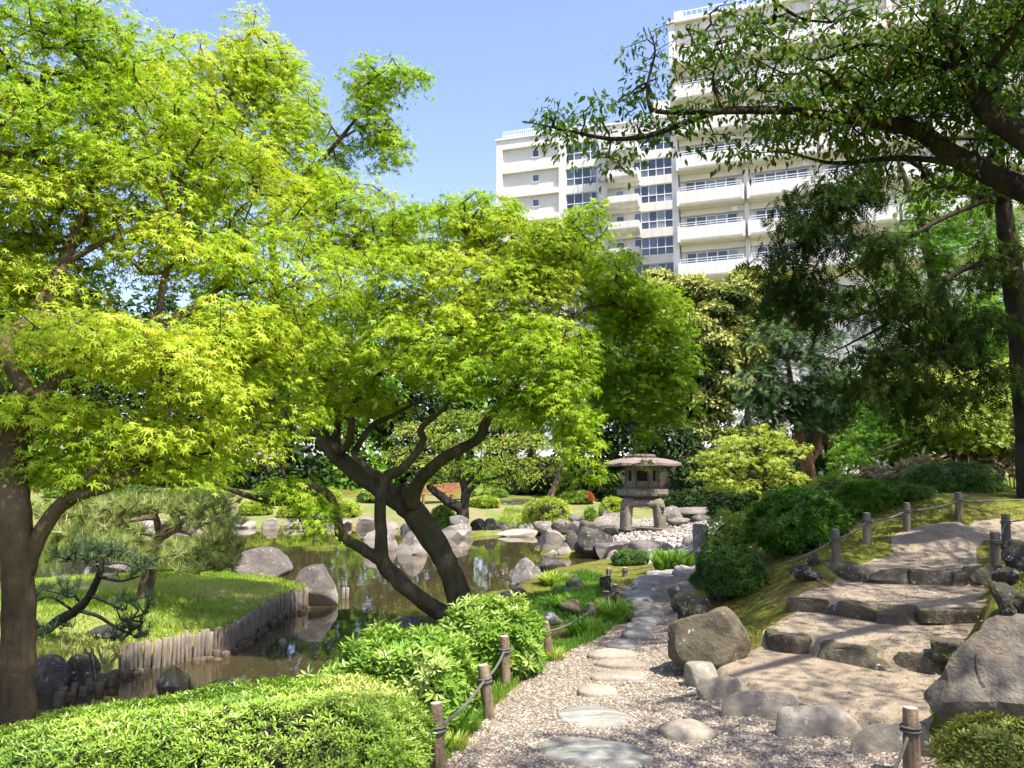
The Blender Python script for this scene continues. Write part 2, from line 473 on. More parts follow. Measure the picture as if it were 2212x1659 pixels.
pool_px = [(1480,1150),(1560,1146),(1580,1134),(1530,1128),(1490,1132)]
POOL = smooth_poly([PZ(a, b, ZW) for a, b in pool_px], 3)

def line_y(pts):
    P = np.array([PZ(*c) for c in pts])
    o = np.argsort(P[:, 0]); P = P[o]
    return P
R1 = line_y([(1495,1445,.0),(1560,1500,.0),(1680,1552,.0),(1850,1597,.0),(2020,1630,.0)])
R2 = line_y([(1625,1418,.11),(1740,1434,.11),(1830,1455,.11),(1940,1472,.11),(2060,1484,.11)])
R3 = line_y([(1690,1335,.29),(1800,1345,.29),(1900,1362,.29),(2000,1370,.29),(2125,1367,.29)])
R4 = line_y([(1768,1260,.46),(1880,1268,.46),(2000,1272,.46),(2145,1276,.46)])
step_px = [(1495,1450,.02),(1530,1438,.08),(1625,1415,.15),(1660,1370,.27),(1690,1330,.36),(1745,1288,.45),(1775,1245,.62),(1835,1213,.68),(1900,1190,.75),(1960,1168,.80),(2060,1145,.88),(2230,1128,.95),
 (2330,1140,.9),(2160,1172,.8),(2130,1190,.75),(2122,1238,.64),(2140,1280,.5),(2120,1368,.36),(2080,1420,.27),(2060,1484,.2),(2010,1530,.1),(2020,1632,.02),(1850,1600,0),(1680,1555,0),(1560,1503,0)]
STEPS = np.array([PZ(*c) for c in step_px])[:, :2]
grav_px = [(950,1659,0),(1005,1600,0),(1055,1548,0),(1105,1488,0),(1190,1425,0),(1275,1388,0),(1335,1340,-.02),(1345,1290,-.05),(1340,1268,-.06),(1390,1240,-.08),(1450,1226,-.08),(1520,1224,-.05),
 (1520,1240,-.04),(1505,1270,-.02),(1492,1305,0),(1470,1330,0),(1462,1400,0),(1452,1440,0),(1495,1452,0),(1560,1506,0),(1680,1558,0),(1850,1603,0),(2020,1640,0),(2060,1700,0)]
GRAV = np.vstack([np.array([PZ(*c) for c in grav_px])[:, :2], [[2.6, 2.2], [2.8, -6], [-1.2, -6], [-1.0, 1.5], [-.52, 3.9]]])
beach_px = [(1330,1208,-.3),(1290,1175,-.3),(1235,1160,-.4),(1240,1135,-.35),(1330,1128,-.3),(1470,1126,-.3),(1540,1136,-.3),(1560,1160,-.15),(1520,1205,-.15),(1440,1212,-.15)]
BEACH = smooth_poly([PZ(*c) for c in beach_px], 3)
fb_px = [(1172,1150,-.5),(1100,1152,-.5),(930,1146,-.5),(750,1133,-.5),(480,1136,-.5),(0,1130,-.5),(-500,1132,-.5)]
FARB = np.vstack([np.array([PZ(*c) for c in fb_px])[:, :2], [[-42, 36], [-30, 41], [-8, 41], [2, 40], [6, 38], [6.5, 31], [3.5, 29]]])

def seg_h(P, x):
    y = np.interp(x, P[:, 0], P[:, 1])
    k0 = (P[1, 1] - P[0, 1]) / (P[1, 0] - P[0, 0]); k1 = (P[-1, 1] - P[-2, 1]) / (P[-1, 0] - P[-2, 0])
    y = np.where(x < P[0, 0], P[0, 1] + k0 * (x - P[0, 0]), y)
    return np.where(x > P[-1, 0], P[-1, 1] + k1 * (x - P[-1, 0]), y)

BN = SNoise(3, 2, 12, 0.7, 4)
def H(x, y):
    x = np.asarray(x, float); y = np.asarray(y, float)
    h = base_h(x, y)
    sd_s = poly_sd(STEPS, x, y)
    w = smooth((sd_s + .25) / .3)
    hs = 0.13 * smooth((y - seg_h(R1, x)) / .12 + .3)
    hs = hs + .045 * np.clip(y - seg_h(R1, x), 0, 3.0) + .12 * smooth((y - seg_h(R2, x)) / .045 + .1) + .12 * smooth((y - seg_h(R3, x)) / .045 + .1) + .14 * smooth((y - seg_h(R4, x)) / .045 + .1)
    top = smooth((y - seg_h(R4, x) - .3) / 1.2)
    hs = hs * (1 - top) + np.maximum(h, .62) * top
    h = h * (1 - w) + hs * w
    sd_g = poly_sd(GRAV, x, y)
    h = h + BN(np.stack([x.ravel(), y.ravel()], -1)).reshape(x.shape) * .035 * (1 - smooth((np.maximum(sd_g, sd_s) + .3) / .3))
    sd_p = poly_sd(POND, x, y)
    h = h + (-1.15 - h) * smooth((sd_p + .12) / .7)
    h = h + (-.85 - h) * smooth((poly_sd(POOL, x, y) + .1) / .5)
    sd_i = poly_sd(ISL, x, y)
    hi = -.30 + .13 * smooth(sd_i / 1.6)
    wi = smooth((sd_i + .02) / .07)
    return h * (1 - wi) + hi * wi

def G(px, py, tmax=70):
    d = ray(px, py)
    t = np.concatenate([np.arange(2, 12, .02), np.arange(12, tmax, .06)])
    P = d[None] * t[:, None]; P[:, 2] += EYE
    below = P[:, 2] < H(P[:, 0], P[:, 1])
    i = int(np.argmax(below)) if below.any() else len(t) - 1
    return P[i]
def ground_at(x, y): return float(H(np.array([x]), np.array([y]))[0])

# ------------------------------------------------------------------ ground sheet: one conforming triangulation, split by what it is made of
def jitter_grid(x0, x1, y0, y1, s):
    gx, gy = np.meshgrid(np.arange(x0, x1, s), np.arange(y0, y1, s))
    p = np.stack([gx.ravel(), gy.ravel()], -1)
    return p + rng.uniform(-.3, .3, p.shape) * s
def not_in(p, box): return p[~((p[:, 0] > box[0]) & (p[:, 0] < box[1]) & (p[:, 1] > box[2]) & (p[:, 1] < box[3]))]
near, mid, far = (-4.5, 6.5, 2.5, 13.5), (-12, 10, 1, 24), (-40, 28, -7, 58)
sg = jitter_grid(STEPS[:, 0].min(), 5.2, STEPS[:, 1].min(), 9.2, .055)
sg = sg[poly_sd(STEPS, sg[:, 0], sg[:, 1]) > -.3]
ng = jitter_grid(near[0], near[1], near[2], near[3], .13)
ng = ng[~((poly_sd(STEPS, ng[:, 0], ng[:, 1]) > -.3) & (ng[:, 0] < 5.2) & (ng[:, 1] < 9.2))]
pts = [sg, ng,
       not_in(jitter_grid(mid[0], mid[1], mid[2], mid[3], .34), near),
       not_in(jitter_grid(far[0], far[1], far[2], far[3], .9), mid),
       not_in(jitter_grid(-420, 420, -200, 900, 26), far)]
def densify(P, s, wob=0.0, seed=1):
    P = np.asarray(P); out = []
    for a, b in zip(P, np.roll(P, -1, axis=0)):
        n = max(1, int(np.linalg.norm(b - a) / s))
        out.append(a + (b - a) * (np.arange(n) / n)[:, None])
    out = np.vstack(out)
    if wob:
        ns = SNoise(seed, 2, 8, 2.2, 3)
        out = out + np.stack([ns(out), ns(out + 50)], -1) * wob
    return out
loops = [densify(GRAV, .09, .035, 11), densify(STEPS, .09, .05, 12), densify(ISL, .10), densify(BEACH, .4, .1, 13), densify(FARB, .6, .15, 14)]
isl_off = densify(ISL, .10)
cen = ISL.mean(0)
V, E = [], []
n0 = 0
for lp in loops:
    V.append(lp); k = len(lp)
    E += [(n0 + i, n0 + (i + 1) % k) for i in range(k)]
    n0 += k
allloop = np.vstack(V)
free = np.vstack(pts)
keep = np.ones(len(free), bool)
for lp in loops:                           # no stray points hugging the borders
    for i in range(0, len(free), 2000):
        sl = slice(i, i + 2000)
        dmin = np.abs(poly_sd(lp[::3], free[sl, 0], free[sl, 1]))
        keep[sl] &= ~((dmin < .05))
V.append(free[keep])
V = np.vstack(V)
cv, ce, cf, *_ = delaunay_2d_cdt([Vector(p) for p in V], E, [], 0, 1e-5)
gv = np.array([(p.x, p.y) for p in cv]); gf = np.array([f for f in cf if len(f) == 3])
gz = H(gv[:, 0], gv[:, 1])
cen2 = gv[gf].mean(1)
sdg, sds, sdi, sdb, sdf = [poly_sd(lp, cen2[:, 0], cen2[:, 1]) for lp in loops]
region = np.zeros(len(gf), int)
region[sdf > 0] = 5
region[sdb > 0] = 4
region[sdi > 0] = 3
region[sds > 0] = 2
region[(sdg > 0) & (sds <= 0)] = 1

def ground_mats():
    m, nt, p = new_mat("soil_and_moss")
    v = pos(nt)
    f = ramp(nt, noise(nt, v, 1.1, 9, .72), [(.36, 0), (.50, 1)])
    moss = mixc(nt, ramp(nt, noise(nt, v, 16, 6, .7), [(.35, 0), (.65, 1)]), (.065, .082, .010), (.22, .225, .035))
    soil = mixc(nt, ramp(nt, noise(nt, v, 28, 7, .75), [(.35, 0), (.65, 1)]), (.045, .028, .016), (.17, .10, .055))
    col = mixc(nt, f, soil, moss)
    fl = ramp(nt, voro(nt, v, 55), [(.12, .7), (.2, 0)])
    col = mixc(nt, math_n(nt, 'MULTIPLY', fl, ramp(nt, noise(nt, v, 3), [(.45, 0), (.6, 1)])), col, (.34, .27, .13))
    nt.links.new(col, p.inputs[0]); p.inputs["Roughness"].default_value = .95; p.inputs["Specular IOR Level"].default_value = .1
    bump(nt, p, math_n(nt, 'ADD', noise(nt, v, 60, 5), noise(nt, v, 9, 4)), .9, .03)
    out = [m]
    m, nt, p = new_mat("gravel_bed")
    v = pos(nt)
    cell = voro(nt, v, 62, 'F1', "Color"); dist = voro(nt, v, 62)
    col = mixc(nt, .55, ramp(nt, cell, [(0, (.11, .085, .06)), (.5, (.25, .205, .15)), (1, (.38, .32, .25))]), (.25, .205, .15))
    col = mixc(nt, ramp(nt, noise(nt, v, 2.2, 5), [(.35, .35), (.7, 0)]), col, (.14, .11, .08))
    nt.links.new(col, p.inputs[0]); p.inputs["Roughness"].default_value = .9; p.inputs["Specular IOR Level"].default_value = .15
    bump(nt, p, math_n(nt, 'SUBTRACT', 1.0, dist), 1.0, .012)
    out.append(m)
    m, nt, p = new_mat("packed_earth")
    v = pos(nt)
    col = mixc(nt, ramp(nt, noise(nt, v, 3.0, 7, .7), [(.3, 0), (.7, 1)]), (.215, .165, .108), (.38, .31, .22))
    col = mixc(nt, ramp(nt, noise(nt, v, 45, 5, .7), [(.3, .5), (.5, 0)]), col, (.12, .09, .06))
    fl = ramp(nt, voro(nt, v, 34), [(.06, .8), (.12, 0)])
    col = mixc(nt, math_n(nt, 'MULTIPLY', fl, ramp(nt, noise(nt, v, 5), [(.42, 0), (.6, .8)])), col, (.10, .07, .045))
    sx = nt.nodes.new("ShaderNodeSeparateXYZ"); nt.links.new(v, sx.inputs[0])
    nt.links.new(col, p.inputs[0]); p.inputs["Roughness"].default_value = .95; p.inputs["Specular IOR Level"].default_value = .1
    bump(nt, p, math_n(nt, 'ADD', noise(nt, v, 70, 5), math_n(nt, 'MULTIPLY', noise(nt, v, 7, 4), 1.5)), .8, .02)
    out.append(m)
    m, nt, p = new_mat("lawn_soil")
    v = pos(nt)
    col = mixc(nt, noise(nt, v, 2, 6), (.15, .19, .03), (.33, .30, .10))
    nt.links.new(col, p.inputs[0]); p.inputs["Roughness"].default_value = .95
    bump(nt, p, noise(nt, v, 50, 5), .7, .03)
    out.append(m)
    m, nt, p = new_mat("beach_sand")
    v = pos(nt)
    col = mixc(nt, voro(nt, v, 9, 'F1', "Distance"), (.50, .45, .38), (.20, .17, .14))
    nt.links.new(col, p.inputs[0]); p.inputs["Roughness"].default_value = .9
    bump(nt, p, math_n(nt, 'SUBTRACT', 1.0, voro(nt, v, 9)), .8, .05)
    out.append(m)
    m, nt, p = new_mat("dry_bank")
    v = pos(nt)
    col = mixc(nt, ramp(nt, noise(nt, v, 1.0, 7), [(.34, 0), (.56, 1)]), (.28, .21, .11), (.15, .20, .03))
    col = mixc(nt, ramp(nt, noise(nt, v, 14, 5), [(.4, .4), (.6, 0)]), col, (.10, .07, .04))
    nt.links.new(col, p.inputs[0]); p.inputs["Roughness"].default_value = .95
    bump(nt, p, noise(nt, v, 20, 5), .8, .05)
    out.append(m)
    return out
GM = ground_mats()
for i, (nm, lb) in enumerate([("ground", "mossy brown soil of the garden ground"), ("gravel_path", "pale gravel path with stepping stones"), ("earth_path", "tan packed earth path climbing in steps"),
                              ("island_lawn", "sunlit green lawn of the pond island"), ("pebble_beach", "pale pebble beach around the stone lantern"), ("far_bank", "dry grassy bank on the far side of the pond")]):
    fsel = gf[region == i]
    used, inv = np.unique(fsel, return_inverse=True)
    me = mesh_np(nm, np.c_[gv[used], gz[used]], inv.reshape(-1, 3), GM[i], None, True)
    tag(obj(nm, me), lb, None, None, "structure")

# ------------------------------------------------------------------ water
m, nt, p = new_mat("pond_water")
v = pos(nt)
mp = nt.nodes.new("ShaderNodeMapping"); mp.inputs["Scale"].default_value = (1, .35, 1); nt.links.new(v, mp.inputs[0])
col = mixc(nt, noise(nt, v, .25, 4), (.032, .025, .010), (.058, .045, .020))
nt.links.new(col, p.inputs[0])
p.inputs["Roughness"].default_value = .035
p.inputs["IOR"].default_value = 1.33
p.inputs["Specular IOR Level"].default_value = .62
bump(nt, p, math_n(nt, 'ADD', noise(nt, mp.outputs[0], 2.2, 3, .5), math_n(nt, 'MULTIPLY', noise(nt, mp.outputs[0], 9, 2, .5), .12)), .09, .05)
wx, wy = np.meshgrid(np.linspace(-45, 10, 12), np.linspace(5, 42, 10))
wf = np.array([[j * 12 + i, j * 12 + i + 1, (j + 1) * 12 + i + 1, (j + 1) * 12 + i] for j in range(9) for i in range(11)])
tag(obj("pond_water", mesh_np("pond_water", np.c_[wx.ravel(), wy.ravel(), np.full(wx.size, ZW)], wf, m, None, True)), "still brown pond water mirroring the trees", None, None, "structure")
# ------------------------------------------------------------------ rocks
def ico(level):
    bm = bmesh.new()
    bmesh.ops.create_icosphere(bm, subdivisions=level, radius=1.0)
    v = np.array([x.co[:] for x in bm.verts]); f = np.array([[q.index for q in x.verts] for x in bm.faces])
    bm.free()
    return v, f
ICO = {k: ico(k) for k in (1, 2, 3, 4, 5)}
S_GREY = stone_mat("grey_rock", (.115, .10, .088), (.25, .225, .20), 2.2, .5, .25)
S_SHORE = stone_mat("shore_rock", (.10, .083, .072), (.215, .18, .158), 2.0, .12, 0, True)
S_PALE = stone_mat("pale_rock", (.13, .108, .088), (.30, .255, .205), 1.8, .4, 0, True)
S_DARK = stone_mat("dark_rock", (.045, .04, .035), (.12, .105, .09), 2.5, .3, .3)
S_MOSS = stone_mat("mossy_boulder", (.075, .060, .037), (.175, .142, .095), 2.0, .1, .5, warm=(.13, .095, .05))
S_BIG = stone_mat("big_boulder", (.10, .08, .058), (.26, .22, .17), 1.8, 0, .15, bstr=1.0, warm=(.15, .11, .07))
S_STEP = stone_mat("rounded_stone", (.26, .22, .165), (.38, .335, .26), 2.6, 0.1, .12, bstr=.35)
S_SLAB = stone_mat("stepping_stone", (.20, .188, .162), (.33, .31, .265), 4, .1, 0, bstr=.3)
S_TAN = stone_mat("tan_stepping_stone", (.26, .215, .155), (.38, .33, .255), 4, .1, 0, bstr=.3)
S_GREEN = stone_mat("green_stepping_stone", (.225, .222, .18), (.34, .33, .27), 2, .1, 0, vein=True, bstr=.3)
S_LAVA = stone_mat("lava_rock", (.030, .026, .020), (.10, .085, .065), 5, .45, .6, bstr=1.2)
S_RISER = stone_mat("riser_stone", (.085, .068, .045), (.21, .175, .12), 4, .25, .5, bstr=1.0)
S_LANT = stone_mat("lantern_stone", (.135, .115, .075), (.27, .235, .165), 3, .3, .1, bstr=.35)
S_ROOF = stone_mat("lantern_roof_stone", (.15, .112, .092), (.235, .18, .15), 2.5, .15, 0, bstr=.3)
S_PEB = stone_mat("white_pebble", (.42, .38, .32), (.66, .60, .52), 3, 0, 0, bstr=.2)

def rock_shape(seed, cuts=7, rough=.05, taper=1.0, level=3, box=0.0, flat_top=0.0, lump=0.0, lean=0.0):
    r = np.random.default_rng(seed)
    v, f = ICO[level]
    p = v.copy()
    if box:                                  # towards a rounded block
        p = np.sign(p) * np.abs(p) ** (1 - box * .55)
    for _ in range(cuts):
        n = nz(r.normal(size=3) * np.array([1, 1, .7])); o = r.uniform(.50, .80)
        s = p @ n
        p = p - np.where(s > o, (s - o) * .93, 0)[:, None] * n
    if flat_top:
        s = p[:, 2]; p[:, 2] = np.where(s > 1 - flat_top, 1 - flat_top + (s - 1 + flat_top) * .15, s)
    if lump: p = p * (1 + lump * SNoise(seed + 9, 3, 8, 1.1, 2)(p))[:, None]
    p = p * (1 + rough * SNoise(seed + 5, 3, 10, 2.0, 4)(p * 1.0) - rough * 1.6 * np.exp(-(SNoise(seed + 6, 3, 8, .9, 2)(p) / .07) ** 2) * .5)[:, None]
    k = (p[:, 2] - p[:, 2].min()) / np.ptp(p[:, 2])
    t = 1 + (taper - 1) * k
    p[:, 0] *= t; p[:, 1] *= t
    p[:, 0] += lean * k
    lo, hi = p.min(0), p.max(0)
    return (p - (lo + hi) / 2) / (hi - lo) * 2, f

ROCK_N = [100]
def rock(label, x0, x1, y0, y1, mat, at='g', D=None, name="boulder", cat="boulder", depth=.85, sink=.18, level=3, group=None, rz=None, **kw):
    """a boulder seen between columns x0..x1 and rows y0 (top) .. y1 (foot)"""
    ROCK_N[0] += 1
    xm = (x0 + x1) / 2
    if D is None:
        foot = PZ(xm, y1, ZW) if at == 'w' else G(xm, y1)
    else: foot = PD(xm, y1, D)
    D = foot[1]
    w = (x1 - x0) / F_PX * D
    dp = w * depth
    h = (y1 - y0) / F_PX * D
    c = np.array([foot[0] * (D + dp * .35) / D, D + dp * .4])
    hh = h * (1 + sink) + (.12 if at == 'w' else 0)
    p, f = rock_shape(ROCK_N[0], level=level, **kw)
    v = p * np.array([w / 2, dp / 2, hh / 2]); v[:, 2] += hh / 2
    base = foot[2] + h - hh
    me = mesh_np(name, v, f, mat, None, True)
    if kw.get('cuts', 7) >= 5: me.set_sharp_from_angle(angle=R(26))
    o = obj(name, me, None, (c[0], c[1], base))
    return tag(o, label, cat, group)

def low_stone(label, x0, x1, y0, y1, hz, mat, group, seed, **kw):
    xm = (x0 + x1) / 2
    a = PZ(xm, y1, 0.0); b = PZ(xm, y0, hz)
    D = (a[1] + b[1]) / 2
    w = (x1 - x0) / F_PX * D; dp = b[1] - a[1]; hh = hz + .10
    p, f = rock_shape(seed, level=4, **kw)
    v = p * np.array([w / 2, dp / 2, hh / 2]); v[:, 2] += hh / 2 - .10
    c = (a + b) / 2
    return tag(obj("edge_stone", mesh_np("edge_stone", v, f, mat, None, True), None, (c[0], c[1], 0.0)), label, "stone", group)

def flat_stone(label, x0, x1, y0, y1, mat, seed, rise=.03, group=None, name="stepping_stone", cat="stepping stone", rot=0, irregular=.10, dome=.02):
    a, b = G((x0 + x1) / 2, y1), G((x0 + x1) / 2, y0)
    c = (a + b) / 2
    D = c[1]
    rx, ry = (x1 - x0) / 2 / F_PX * D, max((b[1] - a[1]) / 2, .10)
    ns = SNoise(seed, 2, 8, .8, 3)
    n = 40
    th = np.arange(n) * 2 * math.pi / n
    u = np.stack([np.cos(th), np.sin(th)], -1)
    u = np.sign(u) * np.abs(u) ** .85
    rad = 1 + irregular * ns(u * 1.3)
    rings = [(1.0, -.06), (1.0, rise * .35), (.97, rise * .8), (.92, rise), (.7, rise + dome * .6), (.35, rise + dome)]
    v = []
    n2 = SNoise(seed + 3, 2, 8, 6.0, 2)
    for k, z in rings:
        q = u * (rad * k)[:, None] * np.array([rx, ry])
        v.append(np.c_[q, z + .006 * n2(q)])
    v.append(np.array([[0, 0, rise + dome]]))
    v = np.vstack(v)
    f4 = [[r * n + i, r * n + (i + 1) % n, (r + 1) * n + (i + 1) % n, (r + 1) * n + i] for r in range(len(rings) - 1) for i in range(n)]
    f3 = [[(len(rings) - 1) * n + i, (len(rings) - 1) * n + (i + 1) % n, len(rings) * n] for i in range(n)]
    o = obj(name, mesh_np(name, v, [np.array(f3), np.array(f4)], mat, None, True), None, (c[0], c[1], c[2]))
    return tag(o, label, cat, group)

# ------------------------------------------------------------------ leaves
def T_maple(lobes):
    """slender pointed lobes spread from the leaf stalk, tips drooping"""
    v, f = [], []
    ang = {7: [0, 36, -36, 74, -74, 116, -116], 5: [0, 42, -42, 88, -88]}[lobes]
    ln = {7: [1, .95, .95, .72, .72, .42, .42], 5: [1, .92, .92, .62, .62]}[lobes]
    for a, l in zip(ang, ln):
        ca, sa = math.cos(R(a)), math.sin(R(a))
        w = .125
        k = len(v)
        v += [(.12 * ca - w * sa * -1 - .0, .12 * sa - w * ca, .0), (.12 * ca - w * sa, .12 * sa + w * ca, .0), (l * ca, l * sa, -.22 * l)]
        f.append((k, k + 1, k + 2))
    return np.array(v) - np.array([.2, 0, 0]), np.array(f)
M7, M5 = T_maple(7), T_maple(5)
T_LANCE = (np.array([(0, 0, 0), (.5, -.15, .05), (1, 0, -.05), (.5, .15, .05)]), np.array([(0, 1, 2), (0, 2, 3)]))
T_OVATE = (np.array([(0, 0, 0), (.38, -.23, .06), (.38, .23, .06), (.74, -.15, .01), (.74, .15, .01), (1.06, 0, -.12)]), np.array([(0, 1, 2), (1, 3, 2), (2, 3, 4), (3, 5, 4)]))
T_WIDE = (np.array([(0, 0, 0), (.45, -.27, .06), (1.05, 0, -.08), (.45, .27, .06)]), np.array([(0, 1, 2), (0, 2, 3)]))
T_BLADE = (np.array([(0, -.05, 0), (0, .05, 0), (.55, -.035, .04), (.55, .035, .04), (1, 0, -.08)]), np.array([(0, 1, 2), (1, 3, 2), (2, 3, 4)]))
T_NEEDLE = (np.array([(0, -.028, 0), (0, .028, 0), (1, 0, 0)]), np.array([(0, 1, 2)]))
def T_spray():
    """flat drooping fan of cypress scale leaves"""
    v, f = [], []
    for i in range(5):
        x = .15 + .19 * i
        for s in (-1, 1):
            l = .42 * (1 - .6 * i / 5)
            k = len(v)
            v += [(x - .07, 0, -.1 * x), (x + .07, 0, -.1 * x), (x + l * .75, s * l, -.1 * x - .12)]
            f.append((k, k + 1, k + 2))
    k = len(v); v += [(0, -.02, 0), (0, .02, 0), (1.15, 0, -.28)]; f.append((k, k + 1, k + 2))
    return np.array(v), np.array(f)
SPRAY = T_spray()

def leaves(name, tmpl, P, tip, nrm, scale, rnd, mat):
    tv, tf = tmpl
    P = np.asarray(P); n = len(P)
    x = nz(tip); z = nz(nrm - x * np.sum(nrm * x, 1, keepdims=True)); y = np.cross(z, x)
    sc_ = np.broadcast_to(scale, (n,))[:, None, None]
    v = P[:, None] + sc_ * (tv[None, :, 0:1] * x[:, None] + tv[None, :, 1:2] * y[:, None] + tv[None, :, 2:3] * z[:, None])
    f = tf[None] + (np.arange(n) * len(tv))[:, None, None]
    return mesh_np(name, v.reshape(-1, 3), f.reshape(-1, 3), mat, np.repeat(np.clip(rnd, 0, 1), len(tv)))

def join_leafsets(sets):
    """[(tmpl,P,tip,nrm,scale,rnd)] -> one vertex/face/rnd set"""
    vs_, fs_, rs_, n0 = [], [], [], 0
    for tmpl, P, tip, nrm, scale, rnd in sets:
        tv, tf = tmpl
        n = len(P)
        x = nz(tip); z = nz(nrm - x * np.sum(nrm * x, 1, keepdims=True)); y = np.cross(z, x)
        s_ = np.broadcast_to(scale, (n,))[:, None, None]
        v = P[:, None] + s_ * (tv[None, :, 0:1] * x[:, None] + tv[None, :, 1:2] * y[:, None] + tv[None, :, 2:3] * z[:, None])
        vs_.append(v.reshape(-1, 3)); fs_.append((tf[None] + (np.arange(n) * len(tv))[:, None, None]).reshape(-1, 3) + n0)
        rs_.append(np.repeat(np.clip(rnd, 0, 1), len(tv))); n0 += n * len(tv)
    return np.vstack(vs_), np.vstack(fs_), np.hstack(rs_)

def pad_centres(pads, per_m2, r, shell=.55):
    """pads: (px,py,D,rx_px,ry_px,rD) seen ellipses at their real depth, or ('w',x,y,z,rx,ry,rz); returns spray centres, outward vectors"""
    P, O, K = [], [], []
    for i, pd in enumerate(pads):
        if pd[0] == 'w': c = np.array(pd[1:4], float); rad = np.array(pd[4:7], float)
        else:
            px, py, D, rx, ry, rd = pd[:6]
            c = PD(px, py, D); rad = np.array([rx / F_PX * D, rd, ry / F_PX * D])
        area = math.pi * rad[0] * max(rad[2], rad[1] * .6)
        n = max(4, int(area * per_m2 * (pd[7 if pd[0] == 'w' else 6] if len(pd) > (7 if pd[0] == 'w' else 6) else 1)))
        d = nz(r.normal(size=(n, 3)))
        u = r.uniform(shell ** 3, 1, n) ** (1 / 3)
        q = d * u[:, None]
        P.append(c + q * rad); O.append(nz(q / rad + 1e-6)); K.append(np.full(n, i))
    return np.vstack(P), np.vstack(O), np.hstack(K)

def clumps(pads, k, frac, seed):
    """break big crown masses into many small rounded tufts on their outside"""
    r = np.random.default_rng(seed); out = []
    for px, py, D, rx, ry, rd in pads:
        for _ in range(k):
            d = nz(r.normal(size=3) + np.array([0, -.35, .25])) * r.uniform(.65, 1.0)
            s = frac * r.uniform(.7, 1.3)
            out.append((px + d[0] * rx, py - d[2] * ry, D + d[1] * rd, rx * s, max(ry, rx * .4) * s * .8, rd * s))
    return out

def grow(skel, targets, r, reach=.35):
    """greedy branching: every target joins the nearest node already grown; returns parent list, all nodes, radii"""
    nodes = list(skel); n0 = len(nodes)
    d0 = np.min(np.linalg.norm(targets[:, None] - skel[None], axis=-1), axis=1) if len(targets) * len(skel) < 4e6 else None
    order = np.argsort(d0)
    A = np.vstack([skel, np.zeros((len(targets) * 2, 3))])
    cnt = n0
    par = [-1] * n0
    for t in order:
        q = targets[t]
        d = np.linalg.norm(A[:cnt] - q, axis=1)
        k = int(np.argmin(d))
        if d[k] > reach:                   # a bend on long shoots
            m = (A[k] * .5 + q * .5) + r.normal(size=3) * d[k] * .10 + np.array([0, 0, d[k] * .06])
            A[cnt] = m; par.append(k); k = cnt; cnt += 1
        A[cnt] = q; par.append(k); cnt += 1
    A = A[:cnt]
    w = np.ones(cnt)
    for i in range(cnt - 1, n0 - 1, -1): w[par[i]] += w[i]
    return A, par, w, n0

def twig_mesh(name, A, par, w, n0, mat, r0=.004, rmax=.03, sides=3, off=None):
    i = np.arange(n0, len(A)); p = np.array(par)[n0:]
    a, b = A[p], A[i]
    ra = np.minimum(r0 * np.sqrt(np.where(p >= n0, w[p], w[i] * 1.3)), rmax); rb = np.minimum(r0 * np.sqrt(w[i]), rmax)
    t = nz(b - a)
    u = nz(np.cross(t, np.where(np.abs(t[:, 2:3]) < .9, [[0, 0, 1.0]], [[1.0, 0, 0]]))); v_ = np.cross(t, u)
    th = np.arange(sides) * 2 * math.pi / sides
    ring = u[:, None] * np.cos(th)[None, :, None] + v_[:, None] * np.sin(th)[None, :, None]
    V = np.concatenate([a[:, None] + ring * ra[:, None, None], b[:, None] + ring * rb[:, None, None]], 1)
    k = np.arange(sides); k2 = (k + 1) % sides
    f = np.stack([k, k2, sides + k2, sides + k], -1)[None] + (np.arange(len(a)) * 2 * sides)[:, None, None]
    V = V.reshape(-1, 3)
    if off is not None: V = V - off
    return mesh_np(name, V, f.reshape(-1, 4), mat, None, True)

def limbs(root, base, skel, mat, seed, sides=10):
    """skel: list of limbs, each [(px,py,D,r) or ('w',x,y,z,r)]; each limb a part of its own; returns sampled nodes"""
    nodes = []
    r = np.random.default_rng(seed)
    for i, L in enumerate(skel):
        P = np.array([PD(*q[:3]) if q[0] != 'w' else q[1:4] for q in L], float); rad = np.array([q[-1] for q in L], float)
        # real limbs wander in depth too
        P2 = catmull(P, 5); r2 = catmull(np.c_[rad, rad, rad], 5)[:, 0]
        if len(P2) > 4: P2[1:-1] += r.normal(size=(len(P2) - 2, 3)) * r2[1:-1, None] * .04
        mb = MB(); mb.tube(P2 - base, np.maximum(r2, .003), sides if r2.max() > .03 else 6, nseed=seed + i, namp=.10 if r2.max() > .05 else .04)
        obj("trunk" if i == 0 else "branch", mb.mesh("trunk" if i == 0 else "branch", mat, True), root)
        # nodes for twigs
        seg = np.linalg.norm(np.diff(P2, axis=0), axis=1)
        for a, b, s, rr in zip(P2[:-1], P2[1:], seg, r2):
            if rr < .12:
                for t in np.arange(max(1, int(s / .12))) / max(1, int(s / .12)): nodes.append(a + (b - a) * t)
    return np.array(nodes)

